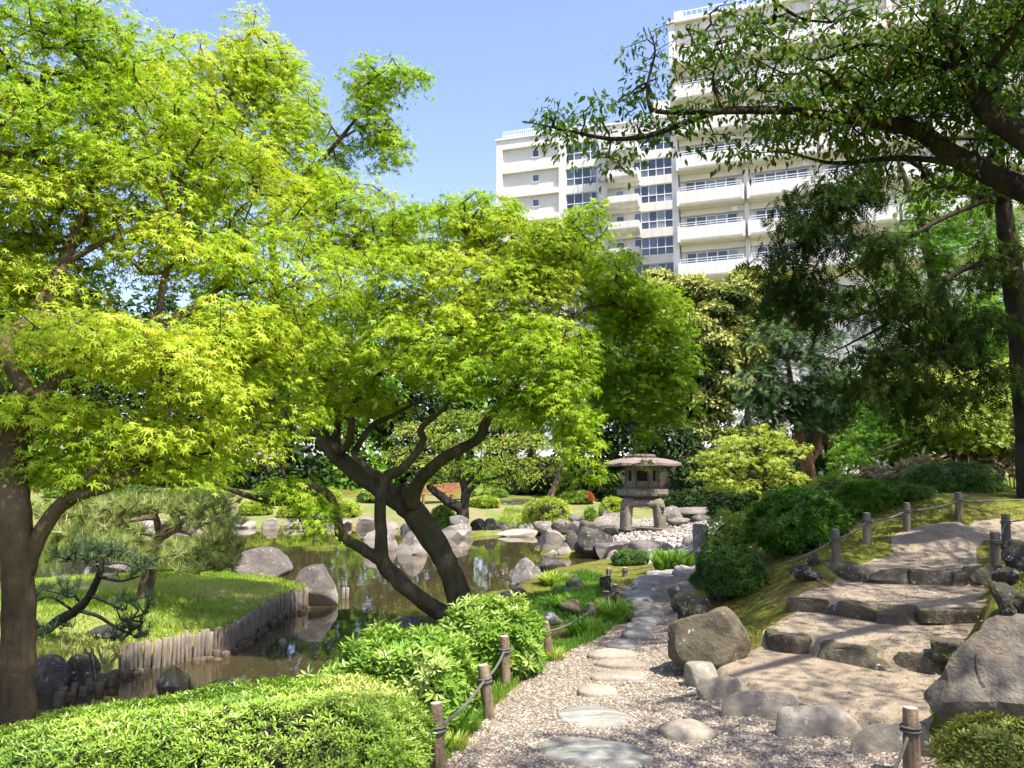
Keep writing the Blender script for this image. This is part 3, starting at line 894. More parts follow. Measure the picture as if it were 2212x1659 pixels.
def spray_leaves(cent, out, r, per, rad, size, tmpl, droop=.35, flat=.6, rnd0=None, size_var=.34, up=1.0, jit=.25):
    """leaves laid in loose flat sprays around each centre"""
    n = len(cent)
    nrm = nz(np.array([0, 0, 1.0]) * up + out * (1 - flat) * np.array([1, 1, .3]) + r.normal(size=(n, 3)) * .16)
    a = nz(np.cross(nrm, r.normal(size=(n, 3)))); b = np.cross(nrm, a)
    m = n * per
    I = np.repeat(np.arange(n), per)
    th = r.uniform(0, 2 * math.pi, m); rr = rad * np.sqrt(r.uniform(0.02, 1, m)) * r.uniform(.6, 1.25, n)[I]
    dirv = a[I] * np.cos(th)[:, None] + b[I] * np.sin(th)[:, None]
    P = cent[I] + dirv * rr[:, None] + nrm[I] * (r.normal(size=m) * rad * .13 - droop * rr ** 2 / rad * .5)[:, None]
    tip = nz(dirv + r.normal(size=(m, 3)) * .45 - np.array([0, 0, 1]) * (droop * r.uniform(.5, 1.5, m))[:, None])
    ln = nz(nrm[I] + dirv * .25 + r.normal(size=(m, 3)) * jit)
    s = size * (1 + size_var * r.normal(size=m)).clip(.5, 1.6)
    q = (.5 if rnd0 is None else rnd0[I]) + r.normal(size=m) * .18
    return (tmpl, P, tip, ln, s, q)

def tree(name, label, cat, base, skel, bark, pads, leafmat, seed, per_m2=26, per=14, rad=.20, size=.055, tmpl=None, droop=.35, flat=.6, group=None, twig_r=.004, reach=.4, extra=None,
         hue=None, up=1.0, shell=.55, jit=.25, twig_mat=None, crown_name="crown", keep=None, top_hue=0.0):
    r = np.random.default_rng(seed)
    base = np.asarray(base, float)
    root = empty(name, base, label, cat, group)
    nodes = limbs(root, base, skel, bark, seed)
    cent, out, K = pad_centres(pads, per_m2, r, shell)
    if keep is not None:
        kk = keep(cent); cent, out, K = cent[kk], out[kk], K[kk]
    A, par, w, n0 = grow(nodes, cent, r, reach)
    tag(obj("twigs", twig_mesh("twigs", A, par, w, n0, twig_mat or bark, twig_r, off=base), root), None, None, None, "stuff")
    hn = SNoise(seed + 1, 3, 8, .8, 2)
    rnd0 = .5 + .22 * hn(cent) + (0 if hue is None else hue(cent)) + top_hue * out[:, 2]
    sets = [spray_leaves(cent, out, r, per, rad, size, tmpl, droop, flat, rnd0, up=up, jit=jit)]
    v, f, q = join_leafsets(sets)
    tag(obj(crown_name, mesh_np(crown_name, v - base, f, leafmat, q), root), None, None, None, "stuff")
    if extra: extra(root, base, cent, out, r)
    return root

# ------------------------------------------------------------------ bushes
BUSH_N = [500]
def bush(label, x0, x1, y0, y1, mat, D=None, n=1500, size=.03, per=5, depth=.9, group=None, name="azalea_bush", cat="bush", tmpl=T_LANCE, lumps=.06, layer=.22, loose=0.0, flatness=.75, z0=None, stems=4, extra=None, core=True, tilt=0.0, skirt=.35):
    BUSH_N[0] += 1
    seed = BUSH_N[0]
    r = np.random.default_rng(seed)
    xm = (x0 + x1) / 2
    if D is None: D = G(xm, y1)[1]
    rx = (x1 - x0) / 2 / F_PX * D
    D = D + rx * depth * .8                     # depth of the middle of the bush
    rx = max((x1 - x0) / 2 / F_PX * D - size * .5, .05) / (1 + lumps * .7)
    ry = rx * depth
    top = PD(xm, y0, D)
    zb = ground_at(top[0], D) if z0 is None else z0
    base = np.array([top[0], D, zb])
    h = max((top[2] - zb - size * .35) / (1 + lumps * .7), .08)
    root = empty(name, base, label, cat, group)
    ns = SNoise(seed, 3, 10, 1.6, 3)
    zc = h * skirt
    def shell(d):
        pw = 2.0 / flatness
        e = d / (np.abs(d) ** pw).sum(1, keepdims=True) ** (1 / pw)
        k = 1 + lumps * ns(d * 1.5)
        q = e * np.array([rx, ry, 1]) * k[:, None]
        q[:, 2] = np.where(e[:, 2] > 0, e[:, 2] * (h - zc), e[:, 2] * zc * .92) * k + zc
        q[:, 2] *= 1 + tilt * q[:, 0] / rx
        return q
    d = nz(r.normal(size=(n, 3)) + np.array([0, 0, .35]))
    q = shell(d)
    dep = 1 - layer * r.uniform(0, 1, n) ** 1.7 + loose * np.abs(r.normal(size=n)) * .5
    P = (q - [0, 0, zc]) * dep[:, None] + [0, 0, zc]
    ax = nz(nz(d / np.array([rx, ry, h * .6])) + np.array([0, 0, .7]) + r.normal(size=(n, 3)) * .3)
    a = nz(np.cross(ax, r.normal(size=(n, 3)))); b = np.cross(ax, a)
    I = np.repeat(np.arange(n), per)
    th = (np.tile(np.arange(per), n) + r.uniform(0, 1, n)[I]) * 2 * math.pi / per + r.normal(size=n * per) * .2
    dv = a[I] * np.cos(th)[:, None] + b[I] * np.sin(th)[:, None]
    tip = nz(ax[I] * r.uniform(.25, .95, n * per)[:, None] + dv)
    nr = nz(ax[I] * 1.0 - dv * .35 + r.normal(size=(n * per, 3)) * .15)
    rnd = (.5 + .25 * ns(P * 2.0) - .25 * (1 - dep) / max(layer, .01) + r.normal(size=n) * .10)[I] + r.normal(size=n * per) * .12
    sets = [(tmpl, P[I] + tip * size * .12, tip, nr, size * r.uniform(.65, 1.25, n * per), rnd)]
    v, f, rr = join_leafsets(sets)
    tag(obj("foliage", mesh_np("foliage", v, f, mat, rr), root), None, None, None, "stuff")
    if core:
        cv_, cf_ = ICO[3]
        cq = shell(cv_); kk = .97 - layer
        cq = (cq - [0, 0, zc]) * np.array([kk, kk, kk]) + [0, 0, zc]
        obj("inner_twigs", mesh_np("inner_twigs", cq, cf_, CORE, None, True), root)
    for s in range(stems):
        a_ = r.uniform(0, 6.28); q0 = np.array([math.cos(a_) * rx * .2, math.sin(a_) * ry * .2, -.08]); q1 = np.array([math.cos(a_) * rx * .6, math.sin(a_) * ry * .6, h * .55])
        mb = MB(); mb.tube(catmull([q0, (q0 + q1) / 2 + r.normal(size=3) * .03, q1], 3), np.linspace(.02, .008, 7)[:7] * (1 + h), 5)
        obj("stem", mb.mesh("stem", BARK_D, True), root)
    if extra: extra(root, shell, r, size, rx, ry, h, zc)
    return root

def tuft(label, px, py, r_, h, n, mat, D=None, name="grass_tuft", cat="grass", group=None, width=1.0, spread=.7, seed=0):
    """clump of arching blades"""
    g = G(px, py) if D is None else PD(px, py, D)
    r = np.random.default_rng(seed + int(px * 7 + py))
    P = np.zeros((n, 3)); a = r.uniform(0, 6.28, n); rr = r_ * np.sqrt(r.uniform(0, 1, n)) * .6
    P[:, 0], P[:, 1] = np.cos(a) * rr, np.sin(a) * rr
    out = np.stack([np.cos(a), np.sin(a), np.zeros(n)], -1)
    L = h * r.uniform(.5, 1.15, n)
    lean = spread * r.uniform(.2, 1.2, n) * r_ / max(h, .01) * 1.2
    side = np.stack([-np.sin(a), np.cos(a), np.zeros(n)], -1) * (.006 * width)
    t = np.array([0, .4, .75, 1.0])
    mids = [P + out * (lean * L * k ** 1.6)[:, None] + np.array([0, 0, 1]) * (L * (k - .35 * lean.clip(0, 1.6) * k ** 2.5))[:, None] for k in t]
    wd = [1, .9, .6, 0]
    v = np.stack([m_ + s_ * side * w_ for m_, w_ in zip(mids[:3], wd[:3]) for s_ in (-1, 1)] + [mids[3]], 1)
    tf = np.array([(0, 1, 2), (1, 3, 2), (2, 3, 4), (3, 5, 4), (4, 5, 6)])
    f = tf[None] + (np.arange(n) * 7)[:, None, None]
    o = obj(name, mesh_np(name, v.reshape(-1, 3), f.reshape(-1, 3), mat, np.repeat(r.uniform(0, 1, n) ** .9, 7)), None, (g[0], g[1], g[2] - .01))
    return tag(o, label, cat, group)
# ================================================================== BUILDING (behind the trees)
WALL = plain_mat("cream_wall", (.74, .70, .64), .9, var=.05, scale=.6, bmp=.15)
nt = WALL.node_tree; p = nt.nodes["Principled BSDF"]
mp = nt.nodes.new("ShaderNodeMapping"); mp.inputs["Scale"].default_value = (1, 1, .12); nt.links.new(pos(nt), mp.inputs[0])
base_l = p.inputs[0].links[0].from_socket
nt.links.new(mixc(nt, ramp(nt, noise(nt, mp.outputs[0], 2.2, 6, .7), [(.46, 0), (.66, .32)]), base_l, (.42, .37, .31)), p.inputs[0])
WALL_S = plain_mat("recessed_wall", (.69, .65, .58), .9, var=.06, scale=.8, bmp=.15)
WHITE = plain_mat("white_frame", (.78, .79, .80), .45, var=.03)
RAILM = plain_mat("white_rail", (.72, .73, .74), .4, var=.03)
STEEL = plain_mat("galvanised_steel", (.45, .46, .47), .45, .6, var=.1)
m, nt, p = new_mat("window_glass")
rn = nt.nodes.new("ShaderNodeObjectInfo").outputs["Random"]
nt.links.new(ramp(nt, rn, [(0, (.035, .045, .06)), (.5, (.10, .12, .14)), (.8, (.22, .24, .26)), (1, (.34, .36, .38))], 'CONSTANT'), p.inputs[0])
p.inputs["Roughness"].default_value = .06; p.inputs["Specular IOR Level"].default_value = .9
GLASS = m

class Facade:
    """vertical plane: s runs to the right along u, n out towards the garden, z up"""
    def __init__(s, px, D, ang, name, label):
        o = PD(px, 900, D)
        s.O = np.array([o[0], o[1], 0.0])
        s.ang = ang
        s.u = np.array([math.cos(ang), math.sin(ang), 0]); s.n = np.array([s.u[1], -s.u[0], 0])
        s.root = empty(name, s.O, label, "building", None, ang)      # local x = u, local -y = n, local z = up
    def sz(s, px, py):
        d = ray(px, py)
        t = np.dot(s.O, s.n) / np.dot(d, s.n) if True else 0
        P = d * t; P[2] += EYE
        return float(np.dot(P - s.O, s.u)), float(P[2])
    def S(s, px, py=700): return s.sz(px, py)[0]
    def Z(s, px, py): return s.sz(px, py)[1]

def plate(mb, s0, s1, z0, z1, y0, y1): mb.bx((s0, y0, z0), (s1, y1, z1))
_mesh_cache = {}
def cached(key, fn):
    if key not in _mesh_cache: _mesh_cache[key] = fn()
    return _mesh_cache[key]

def window(root, s0, s1, z0, z1, y, cols, rows, fw=.05, rowsplit=.5, name="window"):
    """frame in front of plane y, every pane a piece of its own"""
    w, h = s1 - s0, z1 - z0
    def mk():
        mb = MB()
        mb.bx((0, -.07, 0), (w, .05, fw)); mb.bx((0, -.07, h - fw), (w, .05, h))
        mb.bx((0, -.068, fw), (fw, .05, h - fw)); mb.bx((w - fw, -.068, fw), (w, .05, h - fw))
        for c in range(1, cols): x = w * c / cols; mb.bx((x - fw * .6, -.062, fw), (x + fw * .6, .04, h - fw))
        for q in range(1, rows): z = h * rowsplit; mb.bx((fw, -.066, z - fw * .7), (w - fw, .04, z + fw * .7))
        return mb.mesh("window", WHITE)
    o = obj(name, cached(("w", round(w, 2), round(h, 2), cols, rows), mk), root, (s0, y, z0))
    zs = [0, h] if rows == 1 else [0, h * rowsplit, h]
    for c in range(cols):
        for q in range(rows):
            pw, ph = w / cols, zs[q + 1] - zs[q]
            me = cached(("p", round(pw, 3), round(ph, 3)), lambda: (lambda b: (b.bx((.0, -.012, .0), (pw, .012, ph)), b.mesh("pane", GLASS))[1])(MB()))
            obj("pane", me, o, (w * c / cols, 0.005 * (c % 2), zs[q]))
    return o

def rail(root, s0, s1, y0, z0, h=.5, bars=2, posts=4, side=None):
    mb = MB()
    for k in range(bars): z = z0 + h * (k + 1) / bars; mb.bx((s0, y0 - .025, z - .03), (s1, y0 + .025, z + .03))
    for k in range(posts + 1): x = s0 + (s1 - s0) * k / posts; mb.bx((x - .022, y0 - .02, z0), (x + .022, y0 + .02, z0 + h))
    return obj("rail", mb.mesh("rail", RAILM), root)

FL = 2.9
# ---- left wing, further back
A = Facade(1450, 85, -R(19.1), "apartment_wing", "long cream apartment wing with stair windows, left and behind the taller block")
rt = A.root
zt = A.Z(1447, 253); sl = A.S(1072, 306); sr = A.S(1470, 300)
zt_l = A.Z(1072, 306)
zt = (zt + zt_l) / 2
dep = 12.0
zw0 = A.Z(1250, 362)                              # head of the second window row
heads = [zw0 + FL * k for k in (1, 0, -1, -2, -3, -4, -5)]
sA0, sA1 = A.S(1085, 400), A.S(1207, 400)
sB0, sB1 = A.S(1222, 380), A.S(1293, 380)
sC0, sC1 = A.S(1317, 400), A.S(1383, 400)
sD0, sD1 = A.S(1383, 400), A.S(1452, 400)
mb = MB()
# solid wall strips between the openings
y_rec = .35
plate(mb, sl, sA0, 0, zt, 0, dep)
plate(mb, sA1, sB0, 0, zt, .002, dep)
plate(mb, sB1, sC0 - .3, 0, zt, .004, dep)
plate(mb, sr, sr + 4, 0, zt + .6, .2, dep)
plate(mb, sA0, sr, 0, zt, y_rec + .30, dep)          # back of the recesses
for i, zh in enumerate(heads):
    top = heads[i - 1] - 1.95 if i else zt
    plate(mb, sA0, sA1, zh + .35, min(top + .0, zt) if i else zt, .003, .7)
    plate(mb, sB0, sB1, zh, (heads[i - 1] - 1.95) if i else zt, .006, .7)
    plate(mb, sD0, sr, zh, (heads[i - 1] - 1.95) if i else zt, .008, .7)
    plate(mb, sC0 - .3, sD0, zh + .15, (heads[i - 1] - 1.6) if i else zt, .010, .7)
obj("wall", mb.mesh("wall", WALL), rt)
mb = MB(); plate(mb, sl - .1, sr + .1, zt, zt + .25, -.12, dep); obj("parapet", mb.mesh("parapet", WALL), rt)
rail(rt, sl + .6, sB1, .6, zt + .25, 1.0, 2, 46)
for i, zh in enumerate(heads):
    mb = MB(); plate(mb, sA0, sA1, zh - 1.95, zh + .35, y_rec, y_rec + .3); obj("wall_panel", mb.mesh("wall_panel", WALL_S), rt)
    window(rt, A.S(1148, 331), A.S(1163, 331), zh - .95, zh - .05, y_rec - .01, 1, 1, .07)
    window(rt, sB0, sB1, zh - 1.95, zh, .25, 4, 2, .06, .42)
    window(rt, sD0, sD1, zh - 1.95, zh, .25, 4, 2, .06, .42)
    # stair balcony between them
    mb = MB()
    z0 = zh - 2.35
    n = 8
    prof = [(-1.15, z0 + 1.15), (-1.15, z0 + .45)] + [(-1.15 + .45 * (1 - math.cos(t)), z0 + .45 - .45 * math.sin(t)) for t in np.linspace(.2, R(90), n)] + [(0.2, z0), (.2, z0 + 1.15)]
    k = len(prof)
    vv = [(s_, a_, b_) for s_ in (sC0, sC1 - .05) for a_, b_ in prof]
    mb.add(vv, [[i_, (i_ + 1) % k, k + (i_ + 1) % k, k + i_] for i_ in range(k)])
    for e_ in (0, k): mb.add(np.array(vv[e_:e_ + k]), [[0, j, j + 1] for j in range(1, k - 1)])
    obj("balcony", mb.mesh("balcony", WALL), rt)
    window(rt, A.S(1327, 350), A.S(1345, 350), zh - 1.1, zh - .1, .55, 1, 1, .07, name="door_window")
    window(rt, A.S(1366, 350), A.S(1382, 350), zh - 1.1, zh + .05, .55, 1, 1, .07, name="door_window")
# caged ladder
mb = MB()
lx0, lx1 = A.S(1295, 400), A.S(1309, 400)
for x in (lx0, lx1): mb.bx((x - .03, -.9, 14), (x + .03, -.84, zt - .6))
for z in np.arange(14, zt - .6, .4): mb.bx((lx0, -.88, z), (lx1, -.86, z + .03))
for z in np.arange(15, zt - .6, .95):
    a = np.linspace(0, math.pi, 9); c_ = (lx0 + lx1) / 2; w_ = (lx1 - lx0) / 2 + .12
    mb.tube(np.stack([c_ + w_ * np.cos(a), -.85 - .75 * np.sin(a), np.full(9, z)], -1), np.full(9, .025), 4)
for a in np.linspace(.4, math.pi - .4, 5):
    x = (lx0 + lx1) / 2 + ((lx1 - lx0) / 2 + .12) * math.cos(a); y = -.85 - .75 * math.sin(a)
    mb.bx((x - .015, y - .015, 15), (x + .015, y + .015, zt - .6))
for z in np.arange(16, zt - 1, 2.9): mb.bx((lx0 - .2, -.9, z), (lx1 + .2, .0, z + .05))
obj("ladder", mb.mesh("ladder", STEEL), rt)
mb = MB(); mb.bx((A.S(1404, 258), 2, zt + .2), (A.S(1460, 258), 9, zt + 3.0)); obj("roof_house", mb.mesh("roof_house", WALL), rt)

# ---- right block, nearer and taller
B = Facade(1466, 67.5, -R(21), "apartment_block", "tall cream apartment block with rows of railed balconies behind the trees")
rt = B.root
zb = [B.Z(1466, y) for y in (532, 455, 379)]         # undersides of three balconies
F2 = (zb[2] - zb[0]) / 2
z_first = zb[0] - F2 * 4
bays = [B.S(1466, 450), B.S(1616, 450)]
bw = bays[1] - bays[0]
ztop = B.Z(1500, 44)
nb = 5
s_end = bays[0] + bw * nb
mb = MB()
plate(mb, bays[0] - .5, bays[0] + .02, 0, ztop, -.15, 14)
for k in range(1, nb + 1): plate(mb, bays[0] + bw * k - .28, bays[0] + bw * k + .10, 0, ztop - .01 * k, -.12 + .002 * k, 14)
plate(mb, bays[0], s_end, 0, ztop - .2, .62, 13.9)
plate(mb, bays[0], s_end, ztop - 1.0, ztop - .03, .1, 1.4)
obj("wall", mb.mesh("wall", WALL), rt)
mb = MB(); plate(mb, bays[0] - .6, s_end + .3, ztop, ztop + .25, -.3, 14.2); obj("parapet", mb.mesh("parapet", WALL), rt)
rail(rt, bays[0], s_end, .4, ztop + .25, 1.0, 2, 60)
nfl = int((ztop - 1.5 - z_first) / F2) + 1
slab_q = {}
for k in range(nb):
    a, b = bays[0] + bw * k + .12, bays[0] + bw * (k + 1) - .30
    for j in range(nfl):
        z0 = z_first + F2 * j
        if z0 + F2 > ztop + .6: continue
        if z0 < zb[0] - F2 * 1.6: continue             # hidden behind the trees
        def mk():
            q = MB(); w = b - a
            prof = [(-1.05, 1.28), (-1.05, .28)] + [(-1.05 + .28 * (1 - math.cos(t)), .28 - .28 * math.sin(t)) for t in np.linspace(.2, R(90), 6)] + [(.61, 0), (.61, .18), (-.88, .18), (-.88, 1.28)]
            n_ = len(prof)
            vv = [(s_, a_, b_) for s_ in (0, w) for a_, b_ in prof]
            q.add(vv, [[i_, (i_ + 1) % n_, n_ + (i_ + 1) % n_, n_ + i_] for i_ in range(n_)])
            for s_ in (0, w):
                q.bx((s_ - .09, -1.06, .05), (s_ + .09, .2, 1.35))
            return q.mesh("balcony", WALL)
        bal = obj("balcony", cached(("bal", k), mk), rt, (a, 0, z0))
        qb = MB()
        for zz in (1.42, 1.62): qb.bx((0.05, -.98, zz), (b - a - .05, -.93, zz + .05))
        for x in np.linspace(.1, b - a - .1, 5): qb.bx((x - .02, -.975, 1.28), (x + .02, -.935, 1.62))
        obj("rail", cached(("br", k), lambda: qb.mesh("rail", RAILM)), bal)
        # lintel with the recess above the window, window strip
        obj("lintel", cached(("lin", k), lambda: (lambda q: (plate(q, 0, b - a, 2.55, F2 + .02, .12, .66), plate(q, 0, .35, .2, 2.55, .40, .66), plate(q, b - a - .55, b - a, .2, 2.55, .40, .66), q.mesh("lintel", WALL_S))[-1])(MB())), rt, (a, 0, z0))
        window(rt, a + .4, b - .6, z0 + .9, z0 + 2.52, .52, 5, 1, .07)
        if (j + k) % 2 == 0:
            q = MB(); q.bx((b - 1.0, .0, z0 + 2.55), (b - .55, .26, z0 + 3.0)); obj("fan_unit", q.mesh("fan_unit", WHITE), rt)
    q = MB(); q.tube([(b + .1, -.22, 4), (b + .1, -.22, ztop - .5)], [.05, .05], 6); obj("drain_pipe", q.mesh("drain_pipe", WALL), rt)
q = MB(); q.bx((bays[0] - .2, 1, ztop), (bays[0] + .5, 2.2, B.Z(1475, 8))); q.bx((B.S(1750, 40), 2, ztop), (s_end - 2, 9, ztop + 2.6)); obj("roof_tower", q.mesh("roof_tower", WALL), rt)
q = MB(); q.tube([(B.S(1590, 30), 1, ztop), (B.S(1590, 30), 1, ztop + 4)], [.05, .03], 5); obj("antenna", q.mesh("antenna", STEEL), rt)

# ---- low white house behind the lantern, its pale tiled eave
TILE = plain_mat("pale_roof_tile", (.62, .62, .62), .6, var=.1, scale=4)
HW = plain_mat("house_wall", (.60, .61, .62), .85, var=.06, scale=2)
hp = PD(1370, 985, 46)
hr = empty("garden_house", (hp[0], hp[1], .5), "low white house with pale wavy roof tiles behind the lantern", "house")
q = MB(); q.bx((-5, .6, 0), (7, 6, hp[2] + 3.2 - .5)); obj("wall", q.mesh("wall", HW), hr)
q = MB(); q.bx((-5.4, 0, 0), (7.4, .3, hp[2] - .62)); obj("garden_wall", q.mesh("garden_wall", plain_mat("dark_fence", (.07, .055, .04), .8)), hr)
def tile_mesh():
    x = np.linspace(-.16, .16, 9); z = .055 * np.cos(x / .16 * math.pi)
    v = np.array([(xx, yy, zz + (yy + .5) * .42) for yy in (-.5, .9) for xx, zz in zip(x, z)] + [(xx, yy, zz - .04 + (yy + .5) * .42) for yy in (-.5, .9) for xx, zz in zip(x, z)])
    f = [[i, i + 1, 9 + i + 1, 9 + i] for i in range(8)] + [[18 + i + 1, 18 + i, 27 + i, 27 + i + 1] for i in range(8)] + [[i + 1, i, 18 + i, 18 + i + 1] for i in range(8)]
    return mesh_np("tile", v, np.array(f), TILE, None, True)
tm = tile_mesh()
for i in range(38): obj("tile", tm, hr, (-5.3 + .322 * i, .3, hp[2] - .5 - .05))
for i in range(3): window(hr, -3.5 + i * 3, -2.2 + i * 3, hp[2] + .8, hp[2] + 2.0, .58, 2, 1, .06)

# ================================================================== STONE LANTERN
LD = 25.0
lb = PD(1389, 1143, LD)
k = LD / F_PX
lan = empty("stone_lantern", lb, "large snow-viewing stone lantern with broad flat roof on four arched legs", "lantern", None, R(-9))
def hexring(r, z, n=6, a0=R(30), sx=1): return np.array([(r * math.cos(a0 + i * 2 * math.pi / n) * sx, r * math.sin(a0 + i * 2 * math.pi / n), z) for i in range(n)])
def prism(rings, cap=True, mat=None, name="part", bevel=True):
    n = len(rings[0]); v = np.vstack(rings)
    f = [[r * n + i, r * n + (i + 1) % n, (r + 1) * n + (i + 1) % n, (r + 1) * n + i] for r in range(len(rings) - 1) for i in range(n)]
    mb = MB(); mb.add(v, f)
    for row in (0, len(rings) - 1):
        c_ = rings[row].mean(0); vv = np.vstack([rings[row], c_])
        t = [[i, (i + 1) % n, n] for i in range(n)]
        mb.add(vv, t if row else [x[::-1] for x in t])
    return mb.mesh(name, mat, False)
hL = (1143 - 984) * k
zl = lambda py: (1143 - py) * k
# legs: four curved legs joined by arches
leg_r = 48 * k * .5
for q in range(4):
    a = R(45 + 90 * q)
    d = np.array([math.cos(a), math.sin(a), 0]); rr = 46 * k * .98
    P = [d * rr * 1.13, d * rr * 1.10 + [0, 0, zl(1120)], d * rr * 1.06 + [0, 0, zl(1100)], d * rr * .92 + [0, 0, zl(1087)], d * rr * .5 + [0, 0, zl(1083)]]
    P = catmull(np.array(P), 5)
    mb = MB()
    t = np.array([-math.sin(a), math.cos(a), 0])
    wv = np.interp(np.linspace(0, 1, len(P)), [0, .5, .8, 1], [.15, .16, .18, .22])
    sec = [(-1, -.8), (-.8, -1), (.8, -1), (1, -.8), (1, .8), (.8, 1), (-.8, 1), (-1, .8)]
    T = nz(np.gradient(P, axis=0)); W = np.cross(T, t)
    v = np.array([P[i] + t * (s0 * wv[i]) + W[i] * (s1 * wv[i] * .8) for i in range(len(P)) for s0, s1 in sec])
    f = [[i * 8 + j, i * 8 + (j + 1) % 8, (i + 1) * 8 + (j + 1) % 8, (i + 1) * 8 + j] for i in range(len(P) - 1) for j in range(8)]
    mb.add(v, f)
    mb.add(v[:8], [[0, j, j + 1] for j in range(1, 7)])
    obj("leg", mb.mesh("leg", S_LANT, True), lan)
for q in range(4):                                # arched skirt between the legs
    a = R(90 * q)
    d = np.array([math.cos(a), math.sin(a), 0]); t = np.array([-math.sin(a), math.cos(a), 0])
    w_ = 44 * k; xs = np.linspace(-w_, w_, 13)
    lo = zl(1104) + (zl(1093.5) - zl(1104)) * np.sqrt(np.clip(1 - (np.abs(xs) / w_) ** 2.6, 0, 1)); hi = np.full(13, zl(1081))
    hi = np.minimum(hi, hi - .10 * (np.abs(xs) / w_) ** 6)
    off = 36 * k
    v = [t * x + d * (off + s_ * .11) + [0, 0, z] for s_ in (-1, 1) for x, z in list(zip(xs, lo)) + list(zip(xs, hi))]
    f = []
    for i in range(12):
        f += [[i, i + 1, 14 + i, 13 + i], [26 + i + 1, 26 + i, 39 + i, 39 + i + 1], [i + 1, i, 26 + i, 26 + i + 1], [13 + i, 14 + i, 40 + i, 39 + i]]
    mb = MB(); mb.add(np.array(v), f); obj("arch", mb.mesh("arch", S_LANT, True), lan)
obj("leg_top", prism([hexring(34 * k, zl(1084), 8, R(22.5)), hexring(40 * k, zl(1080.5), 8, R(22.5)), hexring(38 * k, zl(1078), 8, R(22.5))], mat=S_LANT, name="leg_top"), lan)
plat = obj("platform", prism([hexring(30 * k, zl(1080), 6, 0), hexring(42 * k, zl(1074.5), 6, 0), hexring(44 * k, zl(1072), 6, 0), hexring(54 * k, zl(1071.5), 6, 0), hexring(55 * k, zl(1059), 6, 0), hexring(53 * k, zl(1058), 6, 0)], mat=S_LANT, name="platform"), lan)
for q in range(6):                                # carved panels on the platform rim
    a = R(30 + 60 * q); d = np.array([math.cos(a), math.sin(a), 0])
    mb = MB(); mb.box(d * (55 * k * math.cos(R(30)) - .01) + [0, 0, zl(1065)], (.03, .30, .05), a); obj("panel", mb.mesh("panel", S_LANT), plat)
fb = empty("firebox", (0, 0, 0), None, None); fb.parent = lan
rb = 35 * k
obj("base", prism([hexring(rb * 1.1, zl(1058), 6, 0), hexring(rb * 1.1, zl(1054.5), 6, 0), hexring(rb * .98, zl(1053), 6, 0)], mat=S_LANT, name="base"), fb)
for q in range(6):
    a = R(60 * q); c_ = np.array([math.cos(a), math.sin(a), 0]) * rb * .93
    mb = MB(); mb.box(c_ + [0, 0, (zl(1053) + zl(1010)) / 2], (.06, .06, (zl(1010) - zl(1053)) / 2), a); obj("post", mb.mesh("post", S_LANT), fb)
    a2 = a + R(30); d = np.array([math.cos(a2), math.sin(a2), 0]) * rb * .93 * math.cos(R(30))
    w_ = rb * .93 * .5 - .05
    for z0, z1, nm in ((zl(1053), zl(1041), "sill"), (zl(1019), zl(1010), "lintel")):
        mb = MB(); mb.box(d + [0, 0, (z0 + z1) / 2], (.05, w_, (z1 - z0) / 2), a2); obj(nm, mb.mesh(nm, S_LANT), fb)
BOX_SHADE = plain_mat("firebox_shade_dark", (.02, .016, .012), .9)  # near-black colour standing in for the shade inside the hollow firebox
obj("shade_core", prism([hexring(rb * .80, zl(1053), 6, 0), hexring(rb * .80, zl(1010.5), 6, 0)], mat=BOX_SHADE, name="shade_core"), fb)  # added dark core that makes the openings look shaded
obj("ceiling", prism([hexring(rb * .98, zl(1010), 6, 0), hexring(rb * 1.05, zl(1008.5), 6, 0)], mat=S_LANT, name="ceiling"), fb)
r_e = 82 * k
def roof_ring(r, z, lift=0.0):                    # hexagon with edges, corners lifted a little
    out = []
    for i in range(6):
        a, b = R(60 * i), R(60 * (i + 1))
        pa, pb = np.array([math.cos(a), math.sin(a)]), np.array([math.cos(b), math.sin(b)])
        for t in np.arange(4) / 4:
            q_ = pa * (1 - t) + pb * t
            out.append((q_[0] * r, q_[1] * r, z + lift * (abs(t - .5) * 2) ** 2))
    return np.array(out)
obj("roof", prism([roof_ring(r_e * .45, zl(1008.3)), roof_ring(r_e * .97, zl(1009.5), .02), roof_ring(r_e * 1.02, zl(1009), .02), roof_ring(r_e * 1.02, zl(1004.5), .03), roof_ring(r_e * .93, zl(1001.5), .02), roof_ring(r_e * .75, zl(996.8), .01), roof_ring(r_e * .55, zl(993), 0), roof_ring(r_e * .34, zl(991), 0)], mat=S_ROOF, name="roof"), lan)
th = np.arange(20) * 2 * math.pi / 20
def circ(r, z): return np.stack([r * np.cos(th), r * np.sin(th), np.full(20, z)], -1)
obj("cap", prism([circ(26 * k, zl(991.3)), circ(30 * k, zl(989.5)), circ(30 * k, zl(987)), circ(27 * k, zl(984.7)), circ(14 * k, zl(983.5))], mat=S_ROOF, name="cap"), lan)

